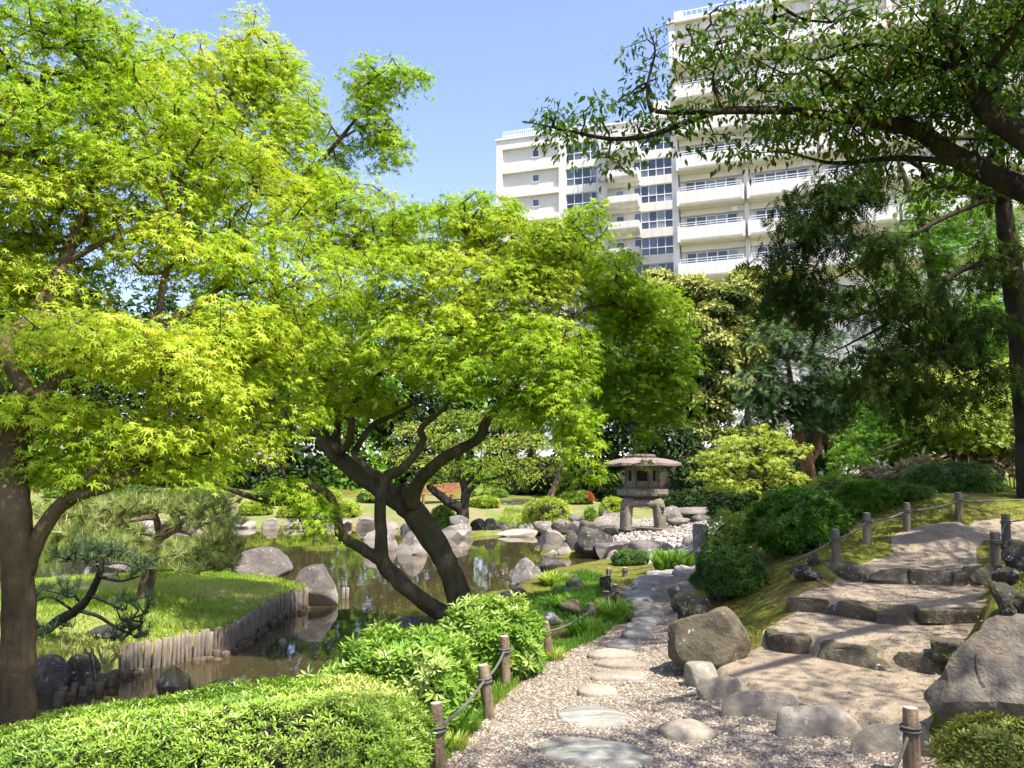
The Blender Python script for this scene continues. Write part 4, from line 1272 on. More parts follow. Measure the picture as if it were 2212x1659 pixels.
# ================================================================== STEPPING STONES
ords = ["nearest", "second", "third", "fourth", "fifth", "sixth", "seventh", "eighth", "ninth", "tenth", "eleventh", "twelfth", "thirteenth", "fourteenth", "fifteenth", "sixteenth", "seventeenth", "eighteenth", "nineteenth", "farthest"]
ss = [(1170,1395,1600,1658),(1221,1348,1529,1574),(1245,1329,1489,1508),(1273,1400,1457,1473),(1286,1390,1428,1447),(1276,1371,1408,1426),(1307,1386,1389,1402),(1342,1407,1368,1382),(1352,1418,1353,1365),(1357,1431,1339,1352),
 (1369,1436,1324,1336),(1365,1429,1307,1321),(1352,1407,1295,1306),(1342,1421,1281,1294),(1365,1423,1270,1281),(1368,1424,1259,1269),(1374,1434,1250,1259),(1402,1453,1244,1252),(1432,1474,1237,1243),(1463,1502,1233,1241)]
for i, (a, b, c, d) in enumerate(ss):
    if i == 0: lab, mt = "nearest stepping stone, greenish with white veins, at the bottom of the gravel path", S_GREEN
    elif i == 1: lab, mt = "second stepping stone, pale green and broken across, just past the veined one", S_GREEN
    elif i == 19: lab, mt = "farthest stepping stone, beside the foot of the tall stone pillar", S_SLAB
    else: lab, mt = f"{ords[i]} stepping stone from the near end of the main row", (S_TAN if i < 6 else S_SLAB)
    flat_stone(lab, a, b, c, d, mt, 40 + i, .018 if i < 2 else (.03 if i < 7 else .045), "stepping stones in the gravel path", irregular=.16 if i < 2 else .09, dome=.01 if i < 2 else .02)
flat_stone("lone domed tan stone in gravel, right of the stepping stone row", 1431, 1540, 1566, 1603, S_TAN, 77, .035, "stepping stones in the gravel path", dome=.04)

# ================================================================== BOULDERS AND STEP STONES
g_foot = "rounded stones edging the lowest step"
low_stone("small rounded stone at the left end of the lowest step edge", 1481, 1551, 1436, 1484, .20, S_STEP, g_foot, 501, cuts=2, box=.35, flat_top=.25, rough=.02)
low_stone("flat-topped edge stone with a dark notch, second from the left on lowest step", 1505, 1603, 1460, 1527, .20, S_STEP, g_foot, 502, cuts=5, box=.4, flat_top=.3, rough=.03)
low_stone("long smooth oval edge stone in the middle of the lowest step", 1561, 1732, 1492, 1558, .20, S_STEP, g_foot, 503, cuts=2, box=.2, flat_top=.2, rough=.015)
low_stone("broad pale edge stone, fourth from the left on the lowest step", 1680, 1860, 1520, 1606, .20, S_STEP, g_foot, 504, cuts=4, box=.4, flat_top=.3, rough=.02)
low_stone("rounded edge stone behind the front rope post on the right", 1840, 2014, 1560, 1642, .20, S_STEP, g_foot, 505, cuts=2, box=.3, flat_top=.2, rough=.015)
rock("big brown mossy boulder at the left foot of the earth steps", 1446, 1624, 1322, 1446, S_MOSS, cuts=2, box=.15, rough=.05, level=5, depth=.9, taper=.8)
rock("huge cracked boulder at the right edge beside the steps", 2008, 2400, 1366, 1612, S_BIG, cuts=9, box=.45, rough=.06, level=5, depth=.7, taper=.8, lean=.12)
rock("sloping grey rock above the huge boulder at right edge", 2162, 2330, 1322, 1400, S_GREY, D=7.0, cuts=6, rough=.05, level=4)
def riser(label, line, stones, seed):
    """a row of rough stones set along the step's edge"""
    xs = [[PZ(s[k_], s[3], line[0][2])[0] for k_ in (0, 1)] for s in stones]
    xs = [[line_x(line, s[0]), line_x(line, s[1])] for s in stones]
    c = np.array([np.mean(xs), seg_h(line, np.array([np.mean(xs)]))[0], line[0][2]])
    root = empty("stone_riser", c, label, "stone step", "stone risers of the earth steps")
    for i, (x0, x1) in enumerate(xs):
        if i + 1 < len(xs): x1 = max(x1, xs[i + 1][0] - .02)
        xm = (x0 + x1) / 2
        y0_, y1_ = seg_h(line, np.array([x0, x1])); ym = (y0_ + y1_) / 2
        w = math.hypot(x1 - x0, y1_ - y0_) * 1.2; dp = .25 + .07 * rng.random()
        lo, up_ = ground_at(xm, ym - .2), ground_at(xm, ym + .22)
        h = max(up_ - lo, .10) + .12 + .012 * rng.random()
        pv, pf = rock_shape(seed + i, cuts=7, rough=.07, box=.95, flat_top=.35, lump=.04, level=4)
        v = pv * np.array([w / 2, dp / 2, h / 2]); t = math.atan2(y1_ - y0_, x1 - x0)
        v = v @ np.array([[math.cos(t), math.sin(t), 0], [-math.sin(t), math.cos(t), 0], [0, 0, 1]])
        me = mesh_np("stone", v, pf, S_RISER, None, True); me.set_sharp_from_angle(angle=R(28))
        obj("stone", me, root, (xm - c[0], ym - c[1] + .03, lo - c[2] - .12 + h / 2))
def line_x(line, px):                              # where image column px meets the step's edge
    x = np.linspace(line[0][0] - .4, line[-1][0] + .4, 400); y = seg_h(line, x)
    return float(x[np.argmin(np.abs(CX + F_PX * x / (y / math.cos(TILT)) * (1 / math.cos(TILT)) / 1.0 - px))])
riser("lowest of the three rough stone risers, above the tan tread", R2, [(1628,1735,1383,1434),(1741,1888,1412,1467),(1912,2028,1438,1482),(1995,2058,1456,1490)], 600)
riser("middle rough stone riser of the earth steps, with lichen", R3, [(1695,1772,1311,1343),(1774,1888,1318,1358),(1888,1975,1322,1367),(1968,2122,1335,1376)], 620)
riser("topmost rough stone riser where the upper path begins", R4, [(1768,1853,1235,1266),(1851,1954,1241,1275),(1954,2037,1241,1277),(2035,2074,1250,1274),(2070,2146,1239,1280)], 640)
g_lava = "dark lava rocks edging the moss slope"
lv = dict(lump=.25, rough=.10, cuts=4, name="lava_rock", cat="rock", group=g_lava, level=4)
rock("rough dark lava rock on top of the mossy boulder's back", 1465, 1540, 1292, 1368, S_LAVA, **lv)
rock("low lichen-spotted lava rock right of the mossy boulder", 1535, 1608, 1258, 1298, S_LAVA, **lv)
rock("knobbly lava rock with white lichen left of the topmost riser", 1708, 1775, 1220, 1260, S_LAVA, **lv)
rock("small upright lava rock above the knobbly one on the moss slope", 1744, 1770, 1196, 1224, S_LAVA, **lv)
rock("small brown rock at gravel edge below the dark clipped azalea", 1443, 1480, 1266, 1298, S_GREY, cuts=6, name="rock", cat="rock", level=3)
rock("rounded grey-green rock by the gravel, behind the mossy boulder", 1450, 1502, 1283, 1322, S_MOSS, cuts=4, name="rock", cat="rock", level=3)
rock("grey-green rock wedged against the lava rock beside the path", 1476, 1516, 1298, 1332, S_MOSS, cuts=4, name="rock", cat="rock", level=3)
rock("dark lava rock under the right rope post", 2160, 2240, 1168, 1236, S_LAVA, **lv)
rock("dark lava rock with moss below the right rope posts", 2140, 2206, 1262, 1346, S_LAVA, **lv)
rock("dark lava rock at the right frame edge above the huge boulder", 2178, 2270, 1284, 1340, S_LAVA, **lv)
rock("low lava rock between the right posts and the topmost riser", 2150, 2200, 1228, 1268, S_LAVA, **lv)

g_b = "rocks around the stone lantern's beach"
kb = dict(group=g_b, name="shore_rock", cat="rock")
rock("tall grey streaked rock at the water's edge left of the lantern", 1166, 1222, 1146, 1196, S_PALE, 'w', cuts=7, box=.4, **kb)
rock("small white rock at waterline in front of the streaked rock", 1176, 1210, 1188, 1203, S_PALE, 'w', cuts=5, **kb)
rock("small pointed grey rock standing in water between two big rocks", 1205, 1236, 1173, 1203, S_SHORE, 'w', cuts=6, taper=.6, **kb)
rock("narrow dark rock wedged between streaked rock and big dark rock", 1218, 1250, 1147, 1198, S_DARK, 'w', cuts=6, **kb)
rock("big dark mossy rock in front of the lantern's left side", 1240, 1327, 1140, 1207, S_DARK, 'w', cuts=7, box=.3, taper=.8, level=4, **kb)
rock("flat pale-sided slab rock at the water's edge before the lantern", 1280, 1372, 1175, 1209, S_SHORE, 'w', cuts=5, box=.7, flat_top=.4, **kb)
rock("small rock tucked under the flat slab by the clipped round bush", 1310, 1344, 1189, 1212, S_SHORE, 'w', cuts=4, **kb)
rock("broad smooth brown rock behind the clipped round bush", 1357, 1463, 1171, 1222, S_SHORE, cuts=4, box=.3, rough=.02, D=20, **kb)
rock("brown rock just left of the stone pillar", 1461, 1502, 1184, 1212, S_SHORE, cuts=5, D=19.5, **kb)
rock("dark rounded rock on pebbles behind the pillar's left edge", 1471, 1504, 1160, 1190, S_SHORE, cuts=4, D=21.5, **kb)
rock("light brown rock behind the big dark rock", 1228, 1262, 1126, 1154, S_SHORE, cuts=5, D=25.5, **kb)
rock("dark brown upright rock left of the lantern's left leg", 1250, 1286, 1124, 1154, S_SHORE, cuts=6, D=24.6, **kb)
rock("large sloping ribbed rock behind the lantern's left leg", 1282, 1388, 1110, 1146, S_PALE, cuts=7, taper=.5, D=27.5, **kb)
rock("dark low rock beside the lantern's left foot", 1290, 1338, 1134, 1158, S_DARK, cuts=5, D=24.2, **kb)
rock("pale rock at the back of the inlet left of lantern", 1190, 1240, 1122, 1149, S_PALE, cuts=6, D=28, **kb)
rock("pale flat rock on the far shore behind the streaked rock", 1150, 1198, 1127, 1153, S_PALE, cuts=6, flat_top=.3, D=28.6, **kb)
rock("small upright brown rock before the far lime bush", 1252, 1278, 1107, 1128, S_SHORE, cuts=6, D=30, **kb)
rock("pointed brown rock before the lime bush beside the lantern", 1297, 1319, 1102, 1123, S_SHORE, cuts=6, taper=.7, D=30.5, **kb)
rock("squat brown rock left of the small far plant", 1226, 1256, 1112, 1128, S_SHORE, cuts=6, D=30, **kb)
rock("leaning white-faced rock right of the lantern's legs", 1430, 1480, 1094, 1132, S_PALE, cuts=8, taper=.6, D=28.5, **kb)
rock("rounded pale rock in the shallow behind the lantern", 1441, 1492, 1119, 1136, S_PALE, cuts=4, D=27.5, **kb)
rock("rounded brown rock under the stone slab bridge", 1494, 1533, 1111, 1128, S_SHORE, cuts=4, D=28.8, **kb)
rock("flat rock in the shallow pool under the slab bridge", 1498, 1528, 1126, 1137, S_SHORE, cuts=5, flat_top=.4, D=27.5, **kb)
rock("flat pinkish rock on pebbles right of the lantern's base", 1468, 1514, 1138, 1151, S_PALE, cuts=4, flat_top=.4, D=24.5, **kb)
rock("long flat base stone under the lantern's legs", 1328, 1470, 1141, 1166, S_SHORE, cuts=5, box=.7, flat_top=.35, D=24.1, depth=.8, sink=.3, group=g_b, name="base_stone", cat="rock", level=4)
# slab bridge
q0 = PD(1461, 1112, 29.5)
q = MB()
pv, pf = rock_shape(811, cuts=5, rough=.02, box=.9, flat_top=.2)
tag(obj("stone_bridge", mesh_np("stone_bridge", pv * np.array([.78, .55, .13]), pf, S_SHORE, None, True), None, (PD(1504, 1105, 29.5)[0], 29.9, PD(1504, 1105, 29.5)[2])), "flat stone slab bridge over the inlet right of the lantern", "bridge")
# tall pillar beside the path
pb = G(1511, 1250)
pv, pf = rock_shape(911, cuts=6, rough=.04, box=.8, flat_top=.2, level=4)
hh = (1250 - 1142) / F_PX * pb[1]
tag(obj("stone_pillar", mesh_np("stone_pillar", pv * np.array([.125, .11, hh / 2 + .1]) + [0, 0, hh / 2 - .05], pf, S_GREY, None, True), None, (pb[0] + .05, pb[1] + .1, pb[2])), "tall narrow grey standing stone pillar beside the far end of the path", "stone pillar")

g_p = "rocks standing in the pond and along its far edge"
kp = dict(group=g_p, name="pond_rock", cat="rock")
rock("pale cone-shaped rock in the pond left of the forked maple stem", 786, 856, 1143, 1190, S_PALE, 'w', cuts=6, taper=.5, **kp)
rock("pale pointed rock in the pond behind the thick maple stem", 856, 924, 1148, 1198, S_PALE, 'w', cuts=6, taper=.45, **kp)
rock("long low white mottled rock at the far shore", 938, 1024, 1133, 1163, S_PALE, 'w', cuts=6, box=.4, **kp)
rock("grey rock on top of the long white rock", 971, 1013, 1114, 1137, S_GREY, D=28.5, cuts=6, **kp)
rock("dark rock beside the far pool's little spout", 1014, 1054, 1121, 1152, S_DARK, 'w', cuts=6, **kp)
rock("dark upright rock at the far shore", 1046, 1072, 1120, 1154, S_DARK, 'w', cuts=7, box=.6, **kp)
rock("pale block rock right of the dark upright rock", 1068, 1102, 1129, 1150, S_PALE, 'w', cuts=6, **kp)
rock("rounded tan rock below the far grass patch", 1097, 1121, 1126, 1146, S_PALE, 'w', cuts=5, **kp)
rock("tan rock in the middle of the far shore edging", 1120, 1155, 1132, 1150, S_PALE, 'w', cuts=5, **kp)
rock("flat white slab lying at the far waterline", 1072, 1166, 1145, 1159, S_PALE, 'w', cuts=5, box=.6, flat_top=.3, **kp)
rock("pale rounded rock at the right end of the far shore edging", 1152, 1196, 1128, 1153, S_PALE, 'w', cuts=5, **kp)
rock("small pale rock in the far water behind the maple", 864, 887, 1132, 1148, S_PALE, 'w', cuts=5, **kp)
for i, (a, b, c, d) in enumerate([(485,553,1123,1141),(566,604,1120,1141),(606,660,1122,1140),(664,700,1112,1139),(705,760,1120,1139),(768,820,1118,1140),(380,440,1120,1139),(300,360,1121,1138),(828,862,1122,1142),(890,936,1120,1148)]):
    rock(["pale flat rock at the far shore, right of the island pine", "pale rock right of the dark gap in the far shore", "low white rock on far shore below the hanging maple sprig", "tall pale rock on the far shore behind the hanging sprig", "broad pale rock on far shore left of the forked stem",
          "white rock on the far shore seen through the maple's fork", "pale rock on the far shore behind the island pine's right side", "pale rock on the far shore behind the island pine's trunk", "small grey rock on far shore between the two stems", "grey rock on far shore left of the long white rock"][i], a, b, c, d, S_PALE, 'w', cuts=6, box=.3, **kp)
rock("large pointed grey rock on the near bank left of rope fence", 1103, 1182, 1210, 1284, S_GREY, cuts=7, taper=.45, rough=.07, level=4, D=15, name="bank_rock", cat="rock")
rock("low dark rock at the foot of the pointed grey rock", 1068, 1138, 1272, 1300, S_DARK, cuts=7, rough=.08, name="bank_rock", cat="rock", D=13.4)
rock("flat dark rock at waterline behind the pointed grey rock", 1166, 1223, 1213, 1238, S_DARK, 'w', cuts=7, rough=.08, name="bank_rock", cat="rock")
rock("small black rock in the grass left of rope fence", 1222, 1260, 1249, 1274, S_DARK, cuts=8, name="bank_rock", cat="rock")
rock("flat grey rock half buried in grass below the black rock", 1212, 1264, 1273, 1288, S_GREY, cuts=5, flat_top=.4, name="bank_rock", cat="rock")
rock("rounded mossy rock in the grass behind a rope post", 1208, 1266, 1299, 1330, S_MOSS, cuts=5, name="bank_rock", cat="rock")
rock("grey rock in shade right of the leafy bushes", 1172, 1216, 1324, 1352, S_GREY, cuts=5, name="bank_rock", cat="rock")
rock("dark rock at the water under the central maple's stem", 838, 952, 1340, 1372, S_DARK, 'w', cuts=6, D=10.0, rough=.06, name="bank_rock", cat="rock")
g_i = "boulders on the pond island's edge"
ki = dict(group=g_i, name="island_boulder", cat="boulder", level=4)
rock("big brown whale-backed boulder at the island's far edge", 503, 632, 1187, 1246, S_SHORE, cuts=4, box=.2, rough=.03, taper=.8, D=15.6, **ki)
rock("rounded boulder with pale waterline band at the island's tip", 626, 736, 1226, 1309, S_SHORE, 'w', cuts=5, box=.3, rough=.03, taper=.7, **ki)
rock("dark boulder at the left end of the log palisade", 166, 268, 1361, 1437, S_DARK, cuts=5, box=.3, rough=.03, D=9.4, **ki)
rock("rounded dark boulder at left between trunk and dark boulder", 120, 200, 1422, 1493, S_DARK, cuts=4, box=.3, rough=.03, D=8.9, **ki)
rock("round dark boulder beside the left maple trunk", 60, 140, 1425, 1516, S_DARK, cuts=3, box=.2, rough=.03, D=8.5, **ki)
rock("small triangular mossy rock alone in the water", 332, 415, 1448, 1490, S_MOSS, 'w', cuts=6, taper=.3, group=g_i, name="water_rock", cat="rock")
rock("long grey rock behind the island pine's left side, upper one", 172, 282, 1214, 1246, S_SHORE, D=16.2, cuts=5, **ki)
rock("grey rock on the lawn left of the island pine's foot", 198, 279, 1243, 1279, S_SHORE, D=14, cuts=5, **ki)
# ================================================================== ROPE FENCES
WOOD = bark_mat("weathered_post", (.10, .07, .045), (.30, .22, .14), 22, None, .12, .6)
WOODG = bark_mat("grey_post", (.075, .060, .045), (.19, .155, .115), 22, None, .12, .6)
WOODD = bark_mat("dark_post", (.05, .04, .028), (.13, .10, .07), 22, None, .12, .6)
CUT = plain_mat("cut_wood_end", (.46, .38, .30), .85, var=.2, scale=30)
ROPE = plain_mat("old_rope", (.12, .115, .095), .9, var=.35, scale=90, bmp=.6)
def post_part(root, base, top, r, mat, seed):
    b, t = np.asarray(base) - root.location, np.asarray(top) - root.location
    mb = MB()
    ax = nz(t - b)
    P = np.array([b - ax * .12, b + (t - b) * .3, b + (t - b) * .7, t - ax * .02, t])
    mb.tube(P, np.array([1.05, 1.03, 1.0, .98, .88]) * r, 12, cap=False, nseed=seed, namp=.05)
    o = obj("post", mb.mesh("post", mat, True), root)
    mb = MB(); th_ = np.arange(12) * 2 * math.pi / 12
    u = nz(np.cross(ax, [0, 1, 0])); w = np.cross(ax, u)
    ring = t + (u[None] * np.cos(th_)[:, None] + w[None] * np.sin(th_)[:, None]) * r * .88
    mb.add(np.vstack([ring, t + ax * r * .12]), [[i, (i + 1) % 12, 12] for i in range(12)]); obj("post_end", mb.mesh("post_end", CUT, False), o)
    # rope lashing round the post
    mb = MB()
    for k_ in (-.012, .008):
        z = b + (t - b) * .72 + ax * k_
        a = np.linspace(0, 2 * math.pi, 13)
        mb.tube(z + (u[None] * np.cos(a)[:, None] + w[None] * np.sin(a)[:, None]) * (r * 1.04 + .006), np.full(13, .008), 5, cap=False)
    obj("lashing", mb.mesh("lashing", ROPE, True), o)
    return b + (t - b) * .72
def rope_part(root, a, b, r=.010, sag=.05):
    t = np.linspace(0, 1, 14)[:, None]
    P = a * (1 - t) + b * t - np.array([0, 0, 1]) * (sag * 4 * t * (1 - t))
    mb = MB(); mb.tube(P, np.full(14, r), 6); obj("rope", mb.mesh("rope", ROPE, True), root)
def fence(label, posts, mats, chain, radius, group=None, first=None, last=None, seed=0):
    g = [G(p[2], p[3]) if p[3] < 1650 else PZ(p[2], p[3], -.01) for p in posts]
    root = empty("rope_fence", g[0], label, "fence", group)
    root_l = np.array(root.location)
    ends = []
    for i, (p, b) in enumerate(zip(posts, g)):
        top = PD(p[0], p[1], b[1])
        ends.append(post_part(root, b, top, radius[i] if not np.isscalar(radius) else radius, mats[i] if isinstance(mats, list) else mats, seed + i))
    for a, b in chain: rope_part(root, ends[a], ends[b], sag=.03)
    if first is not None: rope_part(root, ends[0], np.asarray(first) - root_l, sag=.02)
    if last is not None: rope_part(root, ends[-1], np.asarray(last) - root_l, sag=.05)
    return root
fence("rope fence of short log posts along the gravel path's left side",
      [(942,1518,952,1715),(1043,1436,1058,1552),(1089,1374,1094,1481),(1177,1344,1188,1421),(1275,1303,1277,1362),(1310,1277,1311,1322),(1330,1262,1330,1309),(1313,1243,1313,1283),(1301,1245,1302,1275),(1315,1227,1316,1246),(1350,1226,1350,1246),(1445,1206,1446,1225)],
      [WOOD, WOOD, WOOD, WOOD, WOODG, WOODD, WOODD, WOODD, WOODD, WOODG, WOODG, WOODG], [(0,1),(1,2),(2,3),(3,4),(4,5),(5,6),(6,7),(7,9),(9,10),(10,11)],
      [.034, .037, .036, .036, .040, .043, .043, .043, .040, .045, .045, .05], first=PD(600, 1680, 3.6), last=PD(1512, 1180, 12.4), seed=20)
fence("rope fence of grey posts along the left side of the upper path", [(1805,1143,1806,1216),(1872,1108,1873,1174),(1958,1086,1960,1146),(2070,1064,2071,1126)], WOODG, [(0,1),(1,2),(2,3)], .042, last=PD(2330, 1062, 11.5), first=PD(1700, 1215, 8.6), seed=40)
fence("pair of roped grey posts on the right of the upper path", [(2149,1149,2151,1223),(2172,1110,2174,1174)], WOODG, [(0,1)], .045, last=PD(2330, 1080, 10.5), seed=50)
fence("single weathered rope post in front of the rounded edge stone at right", [(1966,1528,1970,1690)], WOOD, [], .040, first=PZ(1905, 1720, .02), seed=60)

# ================================================================== LOG PALISADE
LOG = bark_mat("grey_log", (.13, .10, .075), (.36, .30, .235), 26, None, .10, .6)
LOGD = bark_mat("wet_log", (.06, .045, .032), (.17, .13, .09), 26, None, .15, .6)
pl = np.array([PZ(a, b, ZW) for a, b in [(262,1455),(380,1432),(494,1408),(538,1378),(579,1346),(600,1333),(664,1311)]])
seg = np.linalg.norm(np.diff(pl[:, :2], axis=0), axis=1); cum = np.concatenate([[0], np.cumsum(seg)])
pal = empty("log_palisade", (pl[0][0], pl[0][1], ZW), "palisade of upright grey logs holding up the island lawn's edge", "palisade")
def log_mesh(seed, r, h, mat, nm):
    mb = MB()
    mb.tube([(0, 0, -.3), (0, 0, h * .5), (.004, .003, h - r * .18), (.004, .003, h)], [r, r, r * .97, r * .8], 9, nseed=seed, namp=.07)
    return mb.mesh(nm, mat, True)
logs = [log_mesh(s, r_, h_, LOG, "log") for s, r_, h_ in zip(range(8), [.024, .028, .022, .03, .026, .023, .032, .027], [.31, .33, .30, .34, .32, .29, .33, .31])]
rad_l = [.024, .028, .022, .03, .026, .023, .032, .027]
s_, i = 0.0, 0
nrm_out = []
while s_ < cum[-1]:
    j = int(rng.integers(0, 8)); r_ = rad_l[j]
    s_ += r_
    q = np.array([np.interp(s_, cum, pl[:, k_]) for k_ in range(2)])
    o = obj("log", logs[j], pal, (q[0] - pl[0][0] + .006 * rng.normal(), q[1] - pl[0][1] - .05 + .006 * rng.normal(), -.01 + .015 * rng.normal()))
    o.rotation_euler = (rng.normal() * .02, rng.normal() * .02, rng.uniform(0, 6.28))
    s_ += r_ + .001
shorts = [log_mesh(30 + s, .035 + .008 * s, .06 + .02 * (s % 3), LOGD, "short_log") for s in range(4)]
for k_ in range(46):
    t = rng.uniform(0, cum[-1]); q = np.array([np.interp(t, cum, pl[:, c_]) for c_ in range(2)])
    d = np.array([.55, -.85]) * rng.uniform(.11, .24)
    o = obj("short_log", shorts[k_ % 4], pal, (q[0] - pl[0][0] + d[0], q[1] - pl[0][1] + d[1] - .05, rng.uniform(-.05, .02)))
    o.rotation_euler = (rng.normal() * .05, rng.normal() * .05, rng.uniform(0, 6.28))
for k_ in range(16):                                  # short stakes under the left boulders
    a = rng.uniform(90, 270); q = PZ(a, np.interp(a, [90, 270], [1530, 1462]) + rng.uniform(-4, 14), ZW)
    o = obj("short_log", shorts[k_ % 4], pal, (q[0] - pl[0][0], q[1] - pl[0][1], rng.uniform(-.02, .06)))
q = PZ(736, 1296, ZW)
for dx in (0, .07): obj("short_log", logs[3], pal, (q[0] - pl[0][0] + dx, q[1] - pl[0][1] + .2, -.16))

# ================================================================== BUSHES
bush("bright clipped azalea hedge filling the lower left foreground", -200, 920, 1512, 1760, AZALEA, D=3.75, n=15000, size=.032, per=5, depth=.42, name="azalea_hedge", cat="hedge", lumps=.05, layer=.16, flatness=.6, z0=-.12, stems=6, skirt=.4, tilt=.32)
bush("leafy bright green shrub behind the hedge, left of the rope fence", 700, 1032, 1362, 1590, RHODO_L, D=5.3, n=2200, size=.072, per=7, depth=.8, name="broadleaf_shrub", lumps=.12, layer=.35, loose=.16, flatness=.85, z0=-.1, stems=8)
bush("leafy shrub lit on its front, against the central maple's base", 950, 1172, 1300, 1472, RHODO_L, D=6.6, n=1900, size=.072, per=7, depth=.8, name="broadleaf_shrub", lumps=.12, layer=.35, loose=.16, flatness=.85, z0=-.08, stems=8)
bush("clipped azalea in the lower right corner before the huge boulder", 2036, 2420, 1536, 1800, AZALEA_O, D=3.7, n=3300, size=.040, per=6, depth=.5, lumps=.14, layer=.28, loose=.05, z0=0.0)
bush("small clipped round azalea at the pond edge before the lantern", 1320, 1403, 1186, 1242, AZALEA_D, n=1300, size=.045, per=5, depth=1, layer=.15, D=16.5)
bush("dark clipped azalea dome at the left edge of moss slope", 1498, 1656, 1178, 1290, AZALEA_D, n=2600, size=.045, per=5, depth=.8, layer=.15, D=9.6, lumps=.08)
bush("pale green azalea behind the dark dome, right of the pillar", 1516, 1630, 1093, 1210, AZALEA, n=1800, size=.042, per=5, depth=.9, layer=.3, loose=.08, D=11.6, lumps=.12)
bush("large-leaved dark shrub left of the upper path", 1612, 1822, 1046, 1212, RHODO, n=1700, size=.092, per=8, depth=.85, layer=.35, loose=.12, D=10.6, name="broadleaf_shrub", lumps=.12, flatness=.85, stems=8)
bush("large-leaved dark shrub behind the roped posts", 1800, 1950, 1036, 1152, RHODO, n=1300, size=.092, per=8, depth=.85, layer=.35, loose=.12, D=11.4, name="broadleaf_shrub", lumps=.12, flatness=.85, stems=8)
bush("low sheared azalea behind the two leafy shrubs", 1735, 1885, 1019, 1072, MAPLE_G, n=2200, size=.034, per=5, depth=.7, layer=.15, D=13.6)
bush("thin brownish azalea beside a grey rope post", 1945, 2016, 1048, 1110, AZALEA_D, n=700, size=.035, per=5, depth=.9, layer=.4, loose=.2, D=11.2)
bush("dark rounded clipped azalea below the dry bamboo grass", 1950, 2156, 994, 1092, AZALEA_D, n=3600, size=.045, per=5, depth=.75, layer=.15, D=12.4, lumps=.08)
g_f = "clipped azaleas on the far bank"
kf = dict(group=g_f, n=600, size=.13, per=5, layer=.14, depth=.9)
bush("lime green clipped azalea on the far bank left of the lantern", 1128, 1240, 1072, 1124, AZALEA_Y, D=31, **kf)
bush("lime green clipped azalea right behind the lantern", 1291, 1356, 1074, 1116, AZALEA_Y, D=31.5, **kf)
def red_end(root, shell, r, size, rx, ry, h, zc):
    d = nz(np.c_[r.uniform(.45, 1, 420), r.uniform(-1, .2, 420), r.uniform(-.1, .8, 420)]); P = shell(d)
    v, f, q = join_leafsets([(T_LANCE, P * 1.0, nz(d + r.normal(size=d.shape) * .5), nz(r.normal(size=d.shape)), size * 1.0, r.uniform(0, 1, len(d)))])
    tag(obj("blossom", mesh_np("blossom", v, f, RED_LF, q), root), None, None, None, "stuff")
bush("low far azalea with a red blossoming right end", 1208, 1284, 1060, 1090, AZALEA, D=37, extra=red_end, **kf)
bush("clipped lime azalea on far bank behind the forked pine's trunk", 1012, 1080, 1072, 1104, AZALEA_Y, D=36, **kf)
bush("round clipped azalea at the far shore right of the thick maple stem", 927, 985, 1092, 1134, AZALEA, D=30, **kf)
bush("small far azalea seen between the maple's stems", 849, 889, 1063, 1090, AZALEA_Y, D=37, **kf)
bush("long low hedge at the back of far bank", 1012, 1098, 1055, 1078, AZALEA, D=40, **kf)
bush("lime azalea on far bank below the long hanging maple branch", 517, 590, 1080, 1116, AZALEA_Y, D=35.5, **kf)
bush("lime azalea on far bank right of the dark gap", 600, 676, 1084, 1120, AZALEA_Y, D=35, **kf)
bush("lime azalea on far bank left of the forked stem", 690, 780, 1080, 1122, AZALEA_Y, D=35, **kf)
bush("pale azalea on the far bank behind the island pine's trunk", 380, 470, 1086, 1124, AZALEA_Y, D=35, **kf)
bush("round lime azalea on the far bank behind the left island pine", 180, 270, 1080, 1122, AZALEA_Y, D=35, **kf)
bush("pale azalea on far bank just right of the left trunk", 84, 170, 1085, 1124, AZALEA_Y, D=35, **kf)
for i_, (a_, b_, t_, mt_) in enumerate([(96,190,1052,AZALEA),(215,330,1048,AZALEA_D),(400,505,1050,AZALEA),(560,650,1052,AZALEA_D),(655,740,1050,AZALEA_Y),(770,850,1052,AZALEA)]):
    bush(["far azalea hedge piece behind the near maple's lower branch", "dark far azalea above the island pine's crown", "far azalea above the right side of the island pine", "dark far azalea behind the bending low maple branch", "lime far azalea at the back, right of the bending branch", "far azalea at the back between the two maple stems"][i_], a_, b_, t_, 1092, mt_, D=39, **kf)
bush("little leafy plant among rocks left of the lantern's legs", 1260, 1292, 1096, 1121, AZALEA, D=29.5, n=260, size=.12, per=5, layer=.4, loose=.2, group=g_f)

